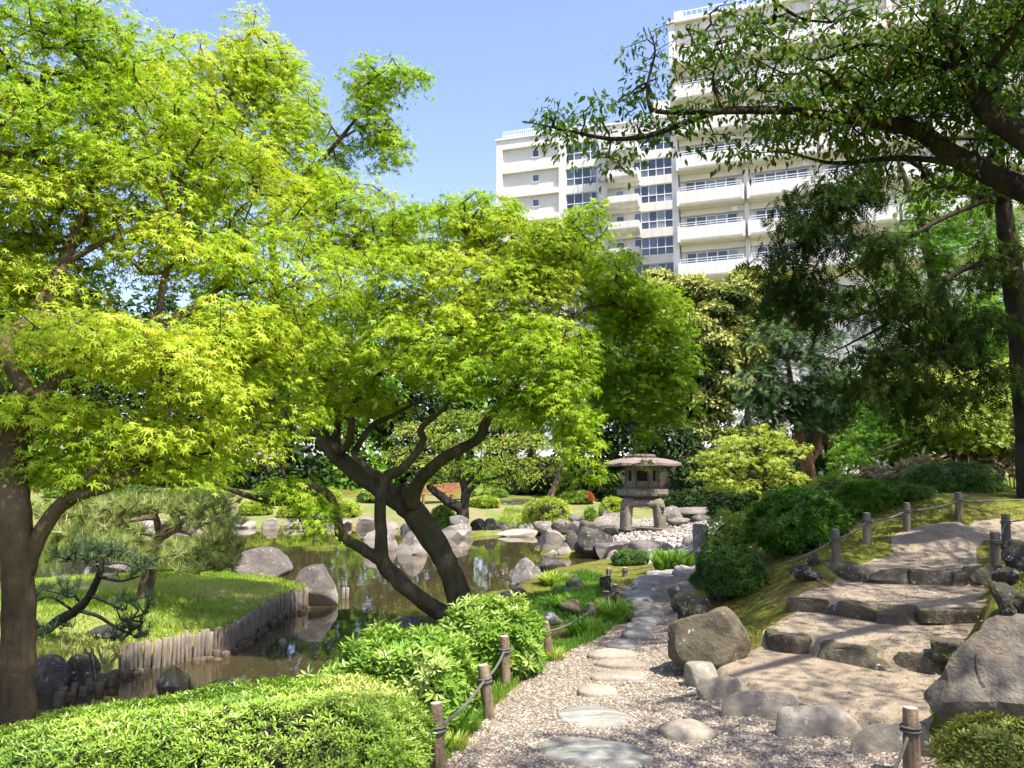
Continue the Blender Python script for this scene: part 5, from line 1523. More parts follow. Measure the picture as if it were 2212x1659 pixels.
# dry bamboo grass heap
def sasa(label, x0, x1, y0, y1, D, n, seed):
    r = np.random.default_rng(seed)
    a, b = PD(x0, y1, D), PD(x1, y0, D)
    w, h = b[0] - a[0], b[2] - a[2]
    root = empty("bamboo_grass", ((a[0] + b[0]) / 2, D, a[2]), label, "bamboo grass", "dry bamboo grass on the slope")
    u = r.uniform(-1, 1, n); v_ = r.uniform(-1, 1, n); hh = h * (1 - .45 * v_ ** 2) * (.75 + .25 * np.sin(u * 4 + seed)) * r.uniform(.55, 1.05, n)
    P = np.stack([u * w / 2, v_ * w * .28, hh], -1)
    tip = nz(np.c_[r.normal(size=(n, 2)), r.normal(size=n) * .5 - .25])
    me = leaves("foliage", T_LANCE, P, tip, nz(r.normal(size=(n, 3)) + [0, 0, .8]), .21 * r.uniform(.6, 1.2, n), r.uniform(0, 1, n), SASA)
    tag(obj("foliage", me, root), None, None, None, "stuff")
    mb = MB()
    for k_ in range(90):
        x, y = r.uniform(-1, 1) * w / 2, r.uniform(-1, 1) * w * .26
        t = np.array([x + r.normal() * .1, y + r.normal() * .1, h * r.uniform(.5, .95)])
        mb.tube([(x, y, -.1), (t + [x, y, 0]) / 2, t], [.006, .005, .003], 4)
    obj("canes", mb.mesh("canes", SASA, True), root)
sasa("dry tan bamboo grass left of the dark rounded azalea", 1880, 2080, 985, 1055, 13.8, 1900, 1)
sasa("tall heap of dry tan bamboo grass at the right edge", 2040, 2330, 936, 1060, 14.6, 3400, 2)

# ================================================================== GRASSES
def blades(name, label, poly, n, h, mat, seed, width=.006, dens=None, zoff=0.0, parent=None, cat=None):
    """grass spread over a polygon; one mass nobody could count"""
    r = np.random.default_rng(seed)
    P = np.asarray(poly)[:, :2]; lo, hi = P.min(0), P.max(0)
    q = r.uniform(lo, hi, (n * 4, 2))
    q = q[poly_sd(P, q[:, 0], q[:, 1]) > 0.02]
    if dens is not None: q = q[r.uniform(0, 1, len(q)) < dens(q)]
    q = q[:n]
    n = len(q)
    z = H(q[:, 0], q[:, 1])
    ok = z > ZW + .05
    q, z = q[ok], z[ok]; n = len(q)
    hh = h * r.uniform(.4, 1.2, n) * (1 + .35 * SNoise(seed, 2, 8, 1.2, 2)(q))
    lean = r.normal(size=(n, 2)) * .35 * hh[:, None]
    a = r.uniform(0, 3.14, n); s = np.stack([np.cos(a), np.sin(a)], -1) * width * r.uniform(.6, 1.3, n)[:, None]
    v = np.zeros((n, 5, 3))
    v[:, 0, :2], v[:, 1, :2] = q - s, q + s; v[:, 0, 2] = v[:, 1, 2] = z - .01
    v[:, 2, :2], v[:, 3, :2] = q - s * .7 + lean * .35, q + s * .7 + lean * .35; v[:, 2, 2] = v[:, 3, 2] = z + hh * .55
    v[:, 4, :2] = q + lean; v[:, 4, 2] = z + hh
    tf = np.array([(0, 1, 2), (1, 3, 2), (2, 3, 4)])
    f = tf[None] + (np.arange(n) * 5)[:, None, None]
    rn_ = np.clip(r.uniform(0, 1, n) * .7 + .25 * SNoise(seed + 2, 2, 8, .9, 3)(q) + .12, 0, 1)
    o = obj(name, mesh_np(name, v.reshape(-1, 3), f.reshape(-1, 3), mat, np.repeat(rn_, 5)), parent)
    tag(o, label, cat, None, "stuff")
    return o
def isl_d(q): return np.clip(1.2 - (q[:, 1] - 8) * .06, .3, 1) * (q[:, 0] > -8)
blades("lawn_grass", "short bright grass of the island lawn", ISL, 36000, .062, GRASS, 3, .0065, isl_d, cat="grass")
bank = np.array([PZ(*c) for c in [(1140,1345,-.15),(1275,1345,-.05),(1300,1285,-.08),(1335,1250,-.15),(1270,1238,-.25),(1200,1252,-.3),(1185,1290,-.2),(1120,1310,-.2)]])
blades("bank_grass", "shady grass on near bank between rocks and rope fence", bank, 11000, .10, GRASS_D, 4, .007, cat="grass")
fg = np.array([PZ(*c) for c in [(1069,1133,-.4),(1190,1133,-.3),(1185,1108,-.1),(1090,1108,-.15)]])
blades("far_grass", "bright grass patch on the far bank beside the lime azalea", fg, 5000, .26, GRASS, 5, .02, cat="grass")
edge = np.array([PZ(*c) for c in [(960,1659,0),(1010,1600,0),(1060,1545,0),(1110,1485,0),(1200,1420,0),(1285,1385,0),(1340,1335,0),(1325,1330,0),(1260,1370,0),(1170,1400,0),(1075,1460,0),(1010,1545,0),(950,1620,0)]])
blades("edge_grass", "thin grass along the gravel path's left edge", edge, 7000, .075, GRASS_D, 6, .004, cat="grass")
g_t = "grass tufts beside the paths"
for lab, x, y, rr, hh, n, mt, wd in [("wispy grass tuft between the first two rope posts", 1003, 1580, .13, .16, 260, GRASS_D, .55), ("wispy tuft at the foot of the leafy shrub", 1010, 1545, .14, .16, 260, GRASS_D, .55),
        ("grass clump at the base of the nearest rope post", 985, 1618, .10, .12, 200, GRASS, .5), ("fine grass tuft under the third rope post", 1130, 1450, .15, .12, 240, GRASS_D, .6), ("large soft grass mound behind fifth rope post", 1325, 1345, .28, .30, 800, GRASS_D, .8),
        ("soft grass mound left of the fifth rope post", 1260, 1372, .25, .22, 500, GRASS_D, .8), ("pale grass tuft at fourth rope post's foot", 1195, 1425, .14, .14, 220, GRASS, .6),
        ("arching iris-like clump left of the stone pillar", 1440, 1232, .34, .42, 260, GRASS_D, 3.0), ("second arching clump between iris-like one and pillar", 1474, 1226, .34, .36, 300, GRASS_D, 2.4),
        ("fern-like clump beside the pointed grey rock", 1195, 1262, .32, .26, 260, GRASS, 3.0), ("fern clump in shade below the black rock", 1225, 1312, .30, .2, 220, GRASS_D, 2.6), ("small weed by the huge boulder's left side", 2075, 1440, .08, .10, 60, GRASS_D, 1.4),
        ("dry grass tuft at the far shore below the lime azalea", 1168, 1131, .6, .5, 260, GRASS, 4.0)]:
    tuft(lab, x, y, rr, hh, n, mt, group=g_t, width=wd)

# ================================================================== GRAVEL, PEBBLES, LITTER
def pebbles(name, label, Q, size, mat_stops, seed, flat=.6, level=1, rise=.25):
    r = np.random.default_rng(seed)
    n = len(Q)
    tv, tf = (np.array([(1, 0, 0), (-1, 0, 0), (0, 1, 0), (0, -1, 0), (0, 0, 1), (0, 0, -1)], float), np.array([(0, 2, 4), (2, 1, 4), (1, 3, 4), (3, 0, 4), (2, 0, 5), (1, 2, 5), (3, 1, 5), (0, 3, 5)])) if level == 0 else ICO[level]
    if level == 0: tf = tf[:4]; tv = tv[:5]
    sc3 = size * r.uniform(.55, 1.35, (n, 1)) * np.c_[r.uniform(.7, 1.3, n), r.uniform(.6, 1.1, n), r.uniform(.45, .9, n) * flat]
    th_ = r.uniform(0, 6.28, n); c_, s_ = np.cos(th_), np.sin(th_)
    loc = tv[None] * sc3[:, None] * (1 + r.uniform(-.22, .22, (n, len(tv), 1)))
    tl = r.normal(size=(n, 2)) * .25
    loc[..., 2] += loc[..., 0] * tl[:, :1] + loc[..., 1] * tl[:, 1:]
    v = np.stack([loc[..., 0] * c_[:, None] - loc[..., 1] * s_[:, None], loc[..., 0] * s_[:, None] + loc[..., 1] * c_[:, None], loc[..., 2]], -1)
    z = H(Q[:, 0], Q[:, 1])
    v += np.c_[Q, z + size * rise * r.uniform(0, 1.2, n)][:, None]
    f = tf[None] + (np.arange(n) * len(tv))[:, None, None]
    m = leaf_mat(name + "_stone", mat_stops, None, 0, .85, .2)
    return tag(obj(name, mesh_np(name, v.reshape(-1, 3), f.reshape(-1, 3), m, np.repeat(r.uniform(0, 1, n), len(tv)), level > 0)), label, "gravel", None, "stuff")
r = np.random.default_rng(21)
lo, hi = np.array([-1.4, 3.3]), np.array([3.6, 9.5])
Q = r.uniform(lo, hi, (260000, 2))
Q = Q[poly_sd(loops[0], Q[:, 0], Q[:, 1]) > -.015]
Q = Q[r.uniform(0, 1, len(Q)) < np.clip((5.2 / Q[:, 1]) ** 2.2, 0, 1)]
# the faces of the stepping stones stay bare
stones = [o for o in bpy.data.objects if o.name.startswith("stepping_stone")]
for o in stones:
    bb = np.array([c_[:] for c_ in o.bound_box]); rx_, ry_ = bb[:, 0].max(), bb[:, 1].max()
    e_ = ((Q[:, 0] - o.location.x) / rx_) ** 2 + ((Q[:, 1] - o.location.y) / ry_) ** 2
    Q = Q[(e_ > .92) | (r.uniform(0, 1, len(Q)) < .008)]
Q = Q[:44000]
pebbles("gravel", "loose pale gravel of the path", Q, .0095, [(0, (.10, .078, .055)), (.35, (.23, .19, .14)), (.75, (.35, .295, .225)), (1, (.50, .44, .35))], 22, .75, 0)
Q = r.uniform(BEACH.min(0), BEACH.max(0), (9000, 2)); Q = Q[poly_sd(BEACH, Q[:, 0], Q[:, 1]) > 0][:3600]
pebbles("beach_pebbles", "white rounded pebbles of the beach around the lantern", Q, .062, [(0, (.20, .165, .13)), (.5, (.34, .29, .235)), (1, (.50, .45, .38))], 23, .7, 1, .3)
# grit lying on the earth treads
Q2 = r.uniform(STEPS.min(0), [5.2, 9.5], (16000, 2)); Q2 = Q2[poly_sd(STEPS, Q2[:, 0], Q2[:, 1]) > .04]; Q2 = Q2[(SNoise(8, 2, 8, 1.0, 3)(Q2) + r.uniform(-.6, .6, len(Q2))) > .1][:5000]
pebbles("path_grit", "small stones and grit lying on the earth steps", Q2, .0075, [(0, (.10, .075, .05)), (.5, (.24, .19, .13)), (1, (.42, .36, .27))], 24, .7, 0)
# specks drifting on the water
Q2 = r.uniform([-7, 8], [2.5, 30], (2600, 2)); Q2 = Q2[H(Q2[:, 0], Q2[:, 1]) < ZW - .06]
nq = len(Q2)
me = leaves("floating_leaves", T_LANCE, np.c_[Q2, np.full(nq, ZW + .004)], np.c_[r.normal(size=(nq, 2)), np.zeros(nq)], np.tile([0, 0, 1.0], (nq, 1)), r.uniform(.02, .05, nq), r.uniform(0, 1, nq), LITTER)
tag(obj("floating_leaves", me), "tiny leaf specks drifting on the pond", "leaf litter", None, "stuff")
# fallen leaves
Q = r.uniform([-1.5, 3.5], [6.5, 13], (34000, 2))
zq = H(Q[:, 0], Q[:, 1]); sd1 = poly_sd(GRAV, Q[:, 0], Q[:, 1]); sd2 = poly_sd(STEPS, Q[:, 0], Q[:, 1])
ln = SNoise(5, 2, 8, .8, 3)(Q)
ok = (zq > -.3) & (r.uniform(0, 1, len(Q)) < np.where(sd1 > .1, .015, np.where(sd2 > .12, .07, np.clip(.5 + .5 * ln, .12, .95))))
Q, zq = Q[ok], zq[ok]
me = leaves("fallen_leaves", T_LANCE, np.c_[Q, zq + .010], np.c_[r.normal(size=(len(Q), 2)), r.normal(size=len(Q)) * .15], np.c_[r.normal(size=(len(Q), 2)) * .3, np.ones(len(Q))], r.uniform(.015, .042, len(Q)), r.uniform(0, 1, len(Q)), LITTER)
tag(obj("fallen_leaves", me), "scattered dry fallen leaves and flower scales on the slope", "leaf litter", None, "stuff")
# moss cushions on the slope
Q = r.uniform([1.6, 5.2], [8.5, 14.5], (90000, 2)); sd2 = poly_sd(STEPS, Q[:, 0], Q[:, 1]); sd1 = poly_sd(GRAV, Q[:, 0], Q[:, 1])
ln = SNoise(6, 2, 8, .9, 3)(Q)
Q = Q[(sd2 < -.06) & (sd1 < -.06) & (ln > -.25 + .3 * r.uniform(-1, 1, len(Q)))][:18000]
zq = H(Q[:, 0], Q[:, 1])
MOSS = leaf_mat("moss_tip", [(0, (.06, .075, .010)), (.6, (.15, .16, .02)), (1, (.27, .25, .045))], (1, 1, .5), .3, .8, .1)
n_ = len(Q)
me = leaves("moss", T_LANCE, np.c_[Q, zq - .004], np.c_[r.normal(size=(n_, 2)) * .8, np.full(n_, .8)], r.normal(size=(n_, 3)), r.uniform(.02, .05, n_), r.uniform(0, 1, n_), MOSS)
tag(obj("moss", me), "yellow green moss covering the slope beside the steps", "moss", None, "stuff")

# ================================================================== BENCHES ON THE FAR BANK
BENCH = plain_mat("bench_wood", (.30, .13, .065), .6, var=.25, scale=8)
def bench(label, px, py, D, w):
    b = PD(px, py, D)
    root = empty("wooden_bench", (b[0], D, b[2]), label, "bench", "wooden benches on the far bank", R(12))
    for i in range(4):
        mb = MB(); mb.box((0, -.21 + .14 * i, .43), (w / 2, .06, .022)); obj("slat", mb.mesh("slat", BENCH), root)
    for i in range(3):
        mb = MB(); mb.box((0, .28 + .03 * i, .58 + .12 * i), (w / 2, .015, .05)); obj("back_slat", mb.mesh("back_slat", BENCH), root)
    for sx in (-1, 1):
        for sy in (-.2, .2):
            mb = MB(); mb.box((sx * (w / 2 - .1), sy, .2), (.04, .04, .21)); obj("leg", mb.mesh("leg", BENCH), root)
        mb = MB(); mb.box((sx * (w / 2 - .1), .3, .63), (.035, .03, .24)); obj("back_post", mb.mesh("back_post", BENCH), root)
bench("brown wooden bench seen between the maple's stems on the far bank", 945, 1088, 38, 1.5)
bench("brown wooden bench just right of the other, behind the forked pine", 985, 1083, 39, 1.3)
# ================================================================== TREES
# ---- the central two-stemmed maple at the water's edge
cm_base = PD(1000, 1345, 10.3)
CM = [
 [(1005,1365,10.3,0.1886),(1000,1340,10.3,0.1640),(988,1280,10.3,0.1517),(965,1215,10.3,0.1394),(925,1150,10.4,0.1476),(880,1092,10.5,0.1558),(830,1060,10.6,0.1353),(770,1020,10.7,0.1189),(710,960,10.8,0.1066),(670,880,10.9,0.0902),(640,780,11,0.0779),(612,680,11,0.0697),(592,580,11,0.0615),(592,470,11,0.0492),(650,395,11,0.0410),(735,300,11,0.0295),(790,220,11,0.0180),(800,140,11,0.0066)],
 [(1000,1345,10.3,0.1230),(960,1328,10.2,0.1148),(905,1292,10.1,0.1025),(855,1247,10.1,0.0984),(825,1212,10.1,0.0943),(822,1150,10.1,0.0738),(822,1080,10.1,0.0738),(838,1030,10.1,0.0697),(862,1018,10.0,0.0574),(897,980,9.9,0.0508),(914,950,9.9,0.0459),(908,932,9.9,0.0443),(920,913,9.9,0.0369),(960,880,9.8,0.0246),(1000,820,9.7,0.0164),(1040,760,9.6,0.0082)],
 [(892,1100,10.45,0.1066),(885,1078,10.4,0.0984),(875,1058,10.38,0.0902),(871,1050,10.38,0.0738)],
 [(890,1095,10.4,0.0984),(905,1040,10.2,0.0820),(960,990,10,0.0722),(1030,950,9.9,0.0656),(1050,910,9.9,0.0590),(1085,870,9.9,0.0492),(1112,838,9.9,0.0410),(1150,780,9.8,0.0328),(1200,720,9.7,0.0246),(1290,660,10.0,0.0197),(1400,690,10.8,0.0164),(1450,800,11.3,0.0082)],
 [(712,960,10.75,0.0615),(745,968,10.4,0.0533),(757,935,10.3,0.0476),(757,905,10.3,0.0443),(735,892,10.3,0.0426),(714,880,10.3,0.0369),(713,826,10.3,0.0328),(708,774,10.2,0.0287),(690,762,10.2,0.0262),(699,722,10.1,0.0205),(716,680,10.1,0.0164),(740,600,10,0.0098),(770,520,10.2,0.0049)],
 [(728,965,10.85,0.0492),(734,900,10.8,0.0451),(789,843,10.7,0.0508),(823,808,10.6,0.0410),(866,797,10.5,0.0328),(920,770,10.4,0.0205),(960,720,10.3,0.0123),(1010,620,10.2,0.0082),(1060,520,10.2,0.0049)],
 [(765,978,10.5,0.0451),(802,920,10.4,0.0369),(845,899,10.3,0.0287),(900,870,10.2,0.0164),(950,850,10,0.0082)],
 [(837,1042,10.1,0.0615),(795,1015,10.1,0.0508),(775,990,10.2,0.0451),(765,978,10.45,0.0451)],
 [(825,1212,10.1,0.0820),(775,1180,10,0.0640),(740,1160,10,0.0722),(730,1130,10,0.0558),(722,1090,10,0.0492),(700,1060,9.9,0.0459),(665,1052,9.9,0.0459),(640,1075,9.8,0.0410),(605,1087,9.8,0.0369),(540,1072,9.7,0.0328),(490,1055,9.6,0.0279),(440,1030,9.5,0.0197),(405,1012,9.5,0.0098)],
 [(665,1053,9.9,0.0369),(632,1056,9.85,0.0279),(615,1030,9.8,0.0230),(605,1000,9.8,0.0180),(585,975,9.7,0.0115),(560,930,9.6,0.0066)],
 [(612,680,11,0.0492),(560,600,11,0.0369),(500,480,11.2,0.0287),(460,330,11.3,0.0205),(440,180,11.3,0.0098)],
 [(592,470,11,0.0328),(600,330,11,0.0230),(590,200,11,0.0148),(575,70,11,0.0049)],
 [(640,780,11,0.0410),(560,740,10.6,0.0287),(480,720,10.2,0.0205),(420,760,9.9,0.0098)],
 [(735,300,11,0.0205),(800,270,11,0.0123),(860,300,10.8,0.0049)],
 [(866,797,10.5,0.0246),(980,690,10.5,0.0180),(1120,600,10.4,0.0131),(1260,520,10.4,0.0066)],
]
cm_pads = [(560,120,11,90,80,.9),(440,180,10.4,130,110,1.0),(600,210,11,105,110,1),(640,340,11,130,110,1.2),(790,185,11,60,65,.6),(868,170,11,60,30,.5),(800,270,11,55,50,.6),(845,310,11,50,48,.5),(740,480,10.9,170,100,1.3),
 (940,500,10.6,140,75,1.1),(1050,470,10.6,80,45,.8),(1120,540,10.4,120,70,1),(1265,490,10.5,65,55,.7),(860,620,10.2,210,100,1.2),(1090,630,10,180,95,1.1),(1310,600,10.3,80,65,.9),(690,750,9.9,150,80,1),
 (930,740,9.5,180,75,.9),(1150,760,9.3,140,80,.9),(1010,810,9.3,110,50,.6),(1210,850,9.0,80,75,.6),(1250,950,9.0,52,85,.45),(1130,880,9.4,60,35,.5),(680,1120,9.8,55,50,.4),(640,1050,9.9,70,30,.4),
 (1400,720,11.3,95,120,1,1.5),(1440,850,11.3,60,75,.7,1.6),(1330,840,11.2,75,70,.8,1.5),(1340,660,10.8,80,60,.9,1.4),(1465,760,11.4,38,60,.6,1.4),(1180,560,10.4,110,80,.9,1.3),(1270,740,10.2,80,70,.8,1.3),(1395,960,11.0,22,40,.25),(760,860,10.6,110,50,.8)]
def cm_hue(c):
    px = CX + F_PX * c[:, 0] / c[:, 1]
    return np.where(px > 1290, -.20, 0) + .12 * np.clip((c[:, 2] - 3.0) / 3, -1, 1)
def seeds(n_frac, sz):
    def fn(root, base, cent, out, r):
        k_ = r.choice(len(cent), int(len(cent) * n_frac)); c_ = cent[k_]
        I = np.repeat(np.arange(len(c_)), 9)
        P = c_[I] + r.normal(size=(len(I), 3)) * .09 - np.array([0, 0, .04])
        v, f, q = join_leafsets([(T_LANCE, P, nz(r.normal(size=P.shape) - [0, 0, .8]), r.normal(size=P.shape), sz, r.uniform(0, 1, len(P)))])
        tag(obj("winged_seeds", mesh_np("winged_seeds", v - base, f, SEED, q), root), None, None, None, "stuff")
    return fn
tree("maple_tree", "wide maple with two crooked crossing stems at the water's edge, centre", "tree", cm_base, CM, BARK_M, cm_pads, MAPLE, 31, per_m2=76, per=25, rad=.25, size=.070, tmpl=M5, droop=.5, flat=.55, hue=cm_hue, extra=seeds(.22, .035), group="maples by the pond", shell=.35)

# ---- the near maple at the left edge
lm_base = PD(20, 1655, 4.8)
LM = [
 [(14,1700,4.8,0.1376),(22,1640,4.8,0.1133),(32,1550,4.8,0.0972),(38,1400,4.8,0.0907),(40,1250,4.8,0.0891),(36,1150,4.8,0.0850),(28,1040,4.85,0.0793),(34,955,4.9,0.0745),(75,873,4.9,0.0567),(115,831,5,0.0454),(173,790,5.2,0.0405),(260,745,5.5,0.0364),(340,705,5.8,0.0307),(403,675,6,0.0259),(480,620,6.3,0.0162),(560,560,6.5,0.0081)],
 [(34,960,4.9,0.0688),(15,900,4.9,0.0567),(-20,820,4.9,0.0486),(-60,720,5.0,0.0405),(-80,600,5.1,0.0324),(-60,440,5.2,0.0243),(-20,300,5.3,0.0121)],
 [(75,873,4.9,0.0486),(52,837,4.9,0.0445),(14,767,5,0.0421),(10,735,5.1,0.0421),(30,712,5.25,0.0421),(63,698,5.3,0.0454),(86,664,5.4,0.0469),(118,605,5.5,0.0405),(139,569,5.6,0.0356),(180,449,5.8,0.0243),(215,330,6,0.0162),(200,150,6.1,0.0098),(205,30,6.2,0.0049)],
 [(52,1235,4.8,0.0526),(82,1165,4.8,0.0469),(120,1105,4.8,0.0405),(150,1080,4.8,0.0405),(172,1070,4.8,0.0364),(250,1045,5.0,0.0324),(300,1010,5.2,0.0275),(350,985,5.3,0.0243),(390,955,5.4,0.0162),(430,915,5.5,0.0081)],
 [(310,1005,5.2,0.0178),(306,975,5.2,0.0154),(330,940,5.2,0.0138),(362,905,5.2,0.0113),(365,868,5.2,0.0081),(345,830,5.2,0.0049)],
 [(172,1070,4.8,0.0243),(182,1030,4.8,0.0211),(205,1015,4.85,0.0162),(230,990,4.9,0.0081)],
 [(340,705,5.8,0.0243),(361,580,5.9,0.0226),(410,546,6,0.0211),(393,505,6,0.0178),(389,384,6.1,0.0145),(440,287,6.1,0.0098),(470,200,6.2,0.0049)],
 [(390,390,6.1,0.0098),(324,315,6.1,0.0073),(290,240,6.1,0.0040)],
 [(139,569,5.6,0.0243),(230,520,5.8,0.0178),(330,470,6.1,0.0121),(400,420,6.3,0.0064)],
 [(403,675,6,0.0226),(470,640,6.4,0.0194),(560,640,6.8,0.0145),(640,680,7.0,0.0064)],
 [(430,660,6.1,0.0162),(480,760,6.4,0.0130),(540,860,6.7,0.0098),(560,930,6.9,0.0049)],
 [(480,620,6.3,0.0145),(520,500,6.7,0.0113),(560,400,7,0.0057)],
 [(63,698,5.3,0.0243),(150,680,5.2,0.0178),(250,690,5.2,0.0121),(340,720,5.3,0.0064)],
 [(-60,440,5.2,0.0230),('w',-2.9,4.2,4.3,.022),('w',-2.2,3.4,5.0,.016),('w',-1.2,2.6,5.6,.008)],  # unseen limb carrying the pads added overhead
]
lm_pads = [('w',-1.3,2.7,5.7,1.1,.8,.5,.8),('w',-2.3,3.2,5.2,.9,.8,.5,.8),(600,590,6.9,180,95,.9,.75),(500,740,6.6,150,80,.8,.75),(590,900,7.0,120,50,.6,.75),(500,960,6.6,110,45,.6,.75),(520,440,7.0,170,110,.9,.7),(560,820,6.9,120,55,.7,.75),(620,720,7.0,110,60,.7,.7),(90,570,6.2,130,60,.7,.8),(40,110,6,230,120,1.0),(210,90,6.3,130,95,.9),(120,300,5.9,240,110,1),(330,240,6.4,170,110,1),(60,450,5.7,190,70,.9),(300,420,6.2,220,100,1),(470,330,6.5,120,90,.9),(420,560,6.2,170,70,.9),(200,730,5.1,190,55,.6),(340,770,5.3,190,60,.7),  # the two leading pads are out of view, added to shade the trunk
 (450,840,5.5,110,50,.5),(500,700,6.0,120,60,.7),(120,880,5.0,120,35,.5),(280,930,5.3,190,55,.7),(150,1010,5.1,150,40,.5),(350,1000,5.5,130,40,.5),(40,600,5.6,110,50,.6),(140,640,5.8,110,50,.6,.7),(-100,300,5.5,120,300,1),(-120,700,5.2,120,250,.9)]
tree("maple_tree", "near maple with thick pale trunk at the left edge", "tree", lm_base, LM, BARK_L, lm_pads, MAPLE, 32, per_m2=132, per=20, rad=.20, size=.049, tmpl=M5, droop=.5, flat=.55, hue=lambda c: .10 * np.clip((c[:, 2] - 2.0) / 2, -1, 1) + .05, extra=seeds(.25, .028), group="maples by the pond", twig_r=.003, shell=.35)

# ---- cherry reaching in from the right, its crown shading the path
ch_base = np.array([7.4, 7.3, ground_at(7.4, 7.3)])
CH = [
 [('w',7.4,7.3,ch_base[2]-.2,.32),('w',7.35,7.35,2.2,.27),('w',7.2,7.6,3.2,.25),(2400,520,8.3,0.1785),(2290,450,8.6,0.1530),(2212,410,8.7,0.1360),(2120,365,8.8,0.1190),(2050,330,8.9,0.1020),(1980,282,9,0.0850),(1880,262,9,0.0663),(1780,250,9,0.0544),(1680,237,9,0.0459),(1560,240,9,0.0391),(1480,265,9,0.0340),(1400,293,9,0.0289),(1320,300,9,0.0238),(1240,285,9,0.0170),(1180,272,9,0.0110),(1130,262,9,0.0051)],
 [(1700,240,9,0.0382),(1600,240,8.8,0.0340),(1480,242,8.8,0.0289),(1410,236,8.8,0.0255),(1400,180,8.8,0.0187),(1415,110,8.8,0.0119),(1400,60,8.8,0.0051)],
 [(2400,520,8.3,0.1530),(2330,380,8,0.1360),(2212,300,8.2,0.1190),(2150,260,8.3,0.1105),(2105,190,8.4,0.0978),(2070,120,8.5,0.0850),(2030,40,8.6,0.0765),(2010,-60,8.7,0.0595),(1980,-200,8.8,0.0425),(1900,-350,8.9,0.0170)],
 [(2090,160,8.5,0.0425),(2000,125,8.7,0.0357),(1930,105,8.8,0.0289),(1860,98,8.8,0.0229),(1760,130,8.9,0.0153),(1690,90,8.9,0.0085),(1640,40,8.9,0.0043)],
 [(2120,365,8.8,0.0510),(2020,346,9,0.0382),(1930,342,9.2,0.0306),(1800,352,9.4,0.0221),(1700,330,9.4,0.0110),(1620,330,9.4,0.0051)],
 [(1880,262,9,0.0340),(1830,200,8.9,0.0255),(1770,150,8.8,0.0187),(1700,160,8.8,0.0119),(1600,110,8.7,0.0059)],
 [(1560,240,9,0.0213),(1540,170,8.9,0.0153),(1560,100,8.8,0.0102),(1530,40,8.8,0.0051)],
 [(2105,190,8.4,0.0425),(2180,90,8.0,0.0340),(2260,-40,7.6,0.0255),(2350,-200,7.2,0.0170)],
 [('w',7.2,7.6,3.2,.2),('w',6.6,6.4,4.6,.15),('w',5.8,5.2,5.8,.11),('w',4.8,4.2,6.5,.07),('w',3.6,3.2,7.0,.03)],
 [('w',7.3,7.4,3.0,.18),('w',8.2,6.0,4.5,.14),('w',8.4,4.4,5.6,.10),('w',8.0,2.6,6.4,.05)],
]
ch_pads = [(1180,266,9,60,22,.3,2.0),(1290,255,9,130,40,.7),(1400,160,8.9,80,85,.8),(1440,250,8.9,110,30,.6),(1560,110,8.9,150,95,1),(1700,180,9,170,90,1),(1640,40,8.9,120,50,.8),(1850,90,8.9,180,100,1.1,1.6),(2040,70,8.7,170,90,1.1,2.0),(1950,240,8.9,160,60,.8,1.8),(2150,60,8.3,120,110,1.0,2.0),(2100,200,8.6,130,70,.9,1.8),(1780,260,9.1,130,40,.7,1.5),(2160,330,9.0,90,60,.8,1.6),(2030,380,9.4,120,40,.7,1.4),(1900,180,9.2,150,60,.8,1.4),(1620,290,9.2,120,30,.6),(1850,330,9.3,120,25,.6),(1330,330,9,60,25,.4),
 ('w',6.6,6.2,6.2,1.5,1.4,.8,1.6),('w',5.0,4.2,6.2,1.2,1.0,.6,.5),('w',8.0,4.4,6.4,1.5,1.6,.8,1.8),('w',5.4,6.6,7.6,1.5,1.3,.7,1.8),('w',7.4,8.6,7.2,1.5,1.5,.8,1.8),('w',4.0,2.6,6.6,1.3,1.2,.6,1.1),('w',2.8,1.4,7.0,1.3,1.2,.6,1.2),('w',4.6,6.0,8.0,1.6,1.5,.6,2.2),('w',3.6,.8,7.6,1.4,1.3,.6,1.2),('w',6.2,4.6,8.0,1.6,1.4,.7,.8),('w',8.6,6.6,7.4,1.5,1.5,.8,1.8)]
tree("cherry_tree", "cherry tree with dark mossy limbs reaching in from the right", "tree", ch_base, CH, BARK_C, ch_pads, CHERRY, 33, per_m2=37, per=15, rad=.25, size=.076, tmpl=T_OVATE, droop=.9, flat=.5, up=.8, jit=.5, twig_r=.0045, shell=.2)

# ---- hinoki cypress, dark hanging sprays
hk_base = np.array([7.35, 11.6, ground_at(7.35, 11.6)])
HK = [
 [('w',7.35,11.6,hk_base[2]-.2,.22),(2212,830,11.5,.16),(2197,690,11.4,.14),(2183,551,11.3,.13),(2163,427,11.2,.12),(2150,300,11.2,.10),(2150,120,11.2,.08),(2140,-100,11.2,.05)],
 [(2165,440,11.2,.05),(2050,400,11.0,.042),(1960,345,10.9,.036),(1912,345,10.9,.032),(1877,412,10.9,.026),(1813,466,10.9,.02),(1714,541,10.9,.012),(1660,580,10.9,.006)],
 [(2185,560,11.3,.05),(2086,579,11.1,.042),(2000,640,11.0,.034),(1920,697,11.0,.026),(1840,740,11.0,.014),(1780,770,11,.006)],
 [(2195,680,11.4,.05),(2100,720,11.2,.036),(2000,790,11.1,.024),(1930,850,11.1,.010)],
 [(2160,420,11.2,.04),(2040,470,10.9,.034),(1950,520,10.8,.026),(1860,570,10.8,.016),(1770,620,10.8,.008)],
 [(2150,300,11.2,.04),(2050,300,11.0,.03),(1950,330,10.9,.022),(1820,390,10.9,.014),(1700,440,10.9,.006)],
 [(2155,200,11.2,.04),(2230,300,10.8,.03),(2300,420,10.6,.015)],
]
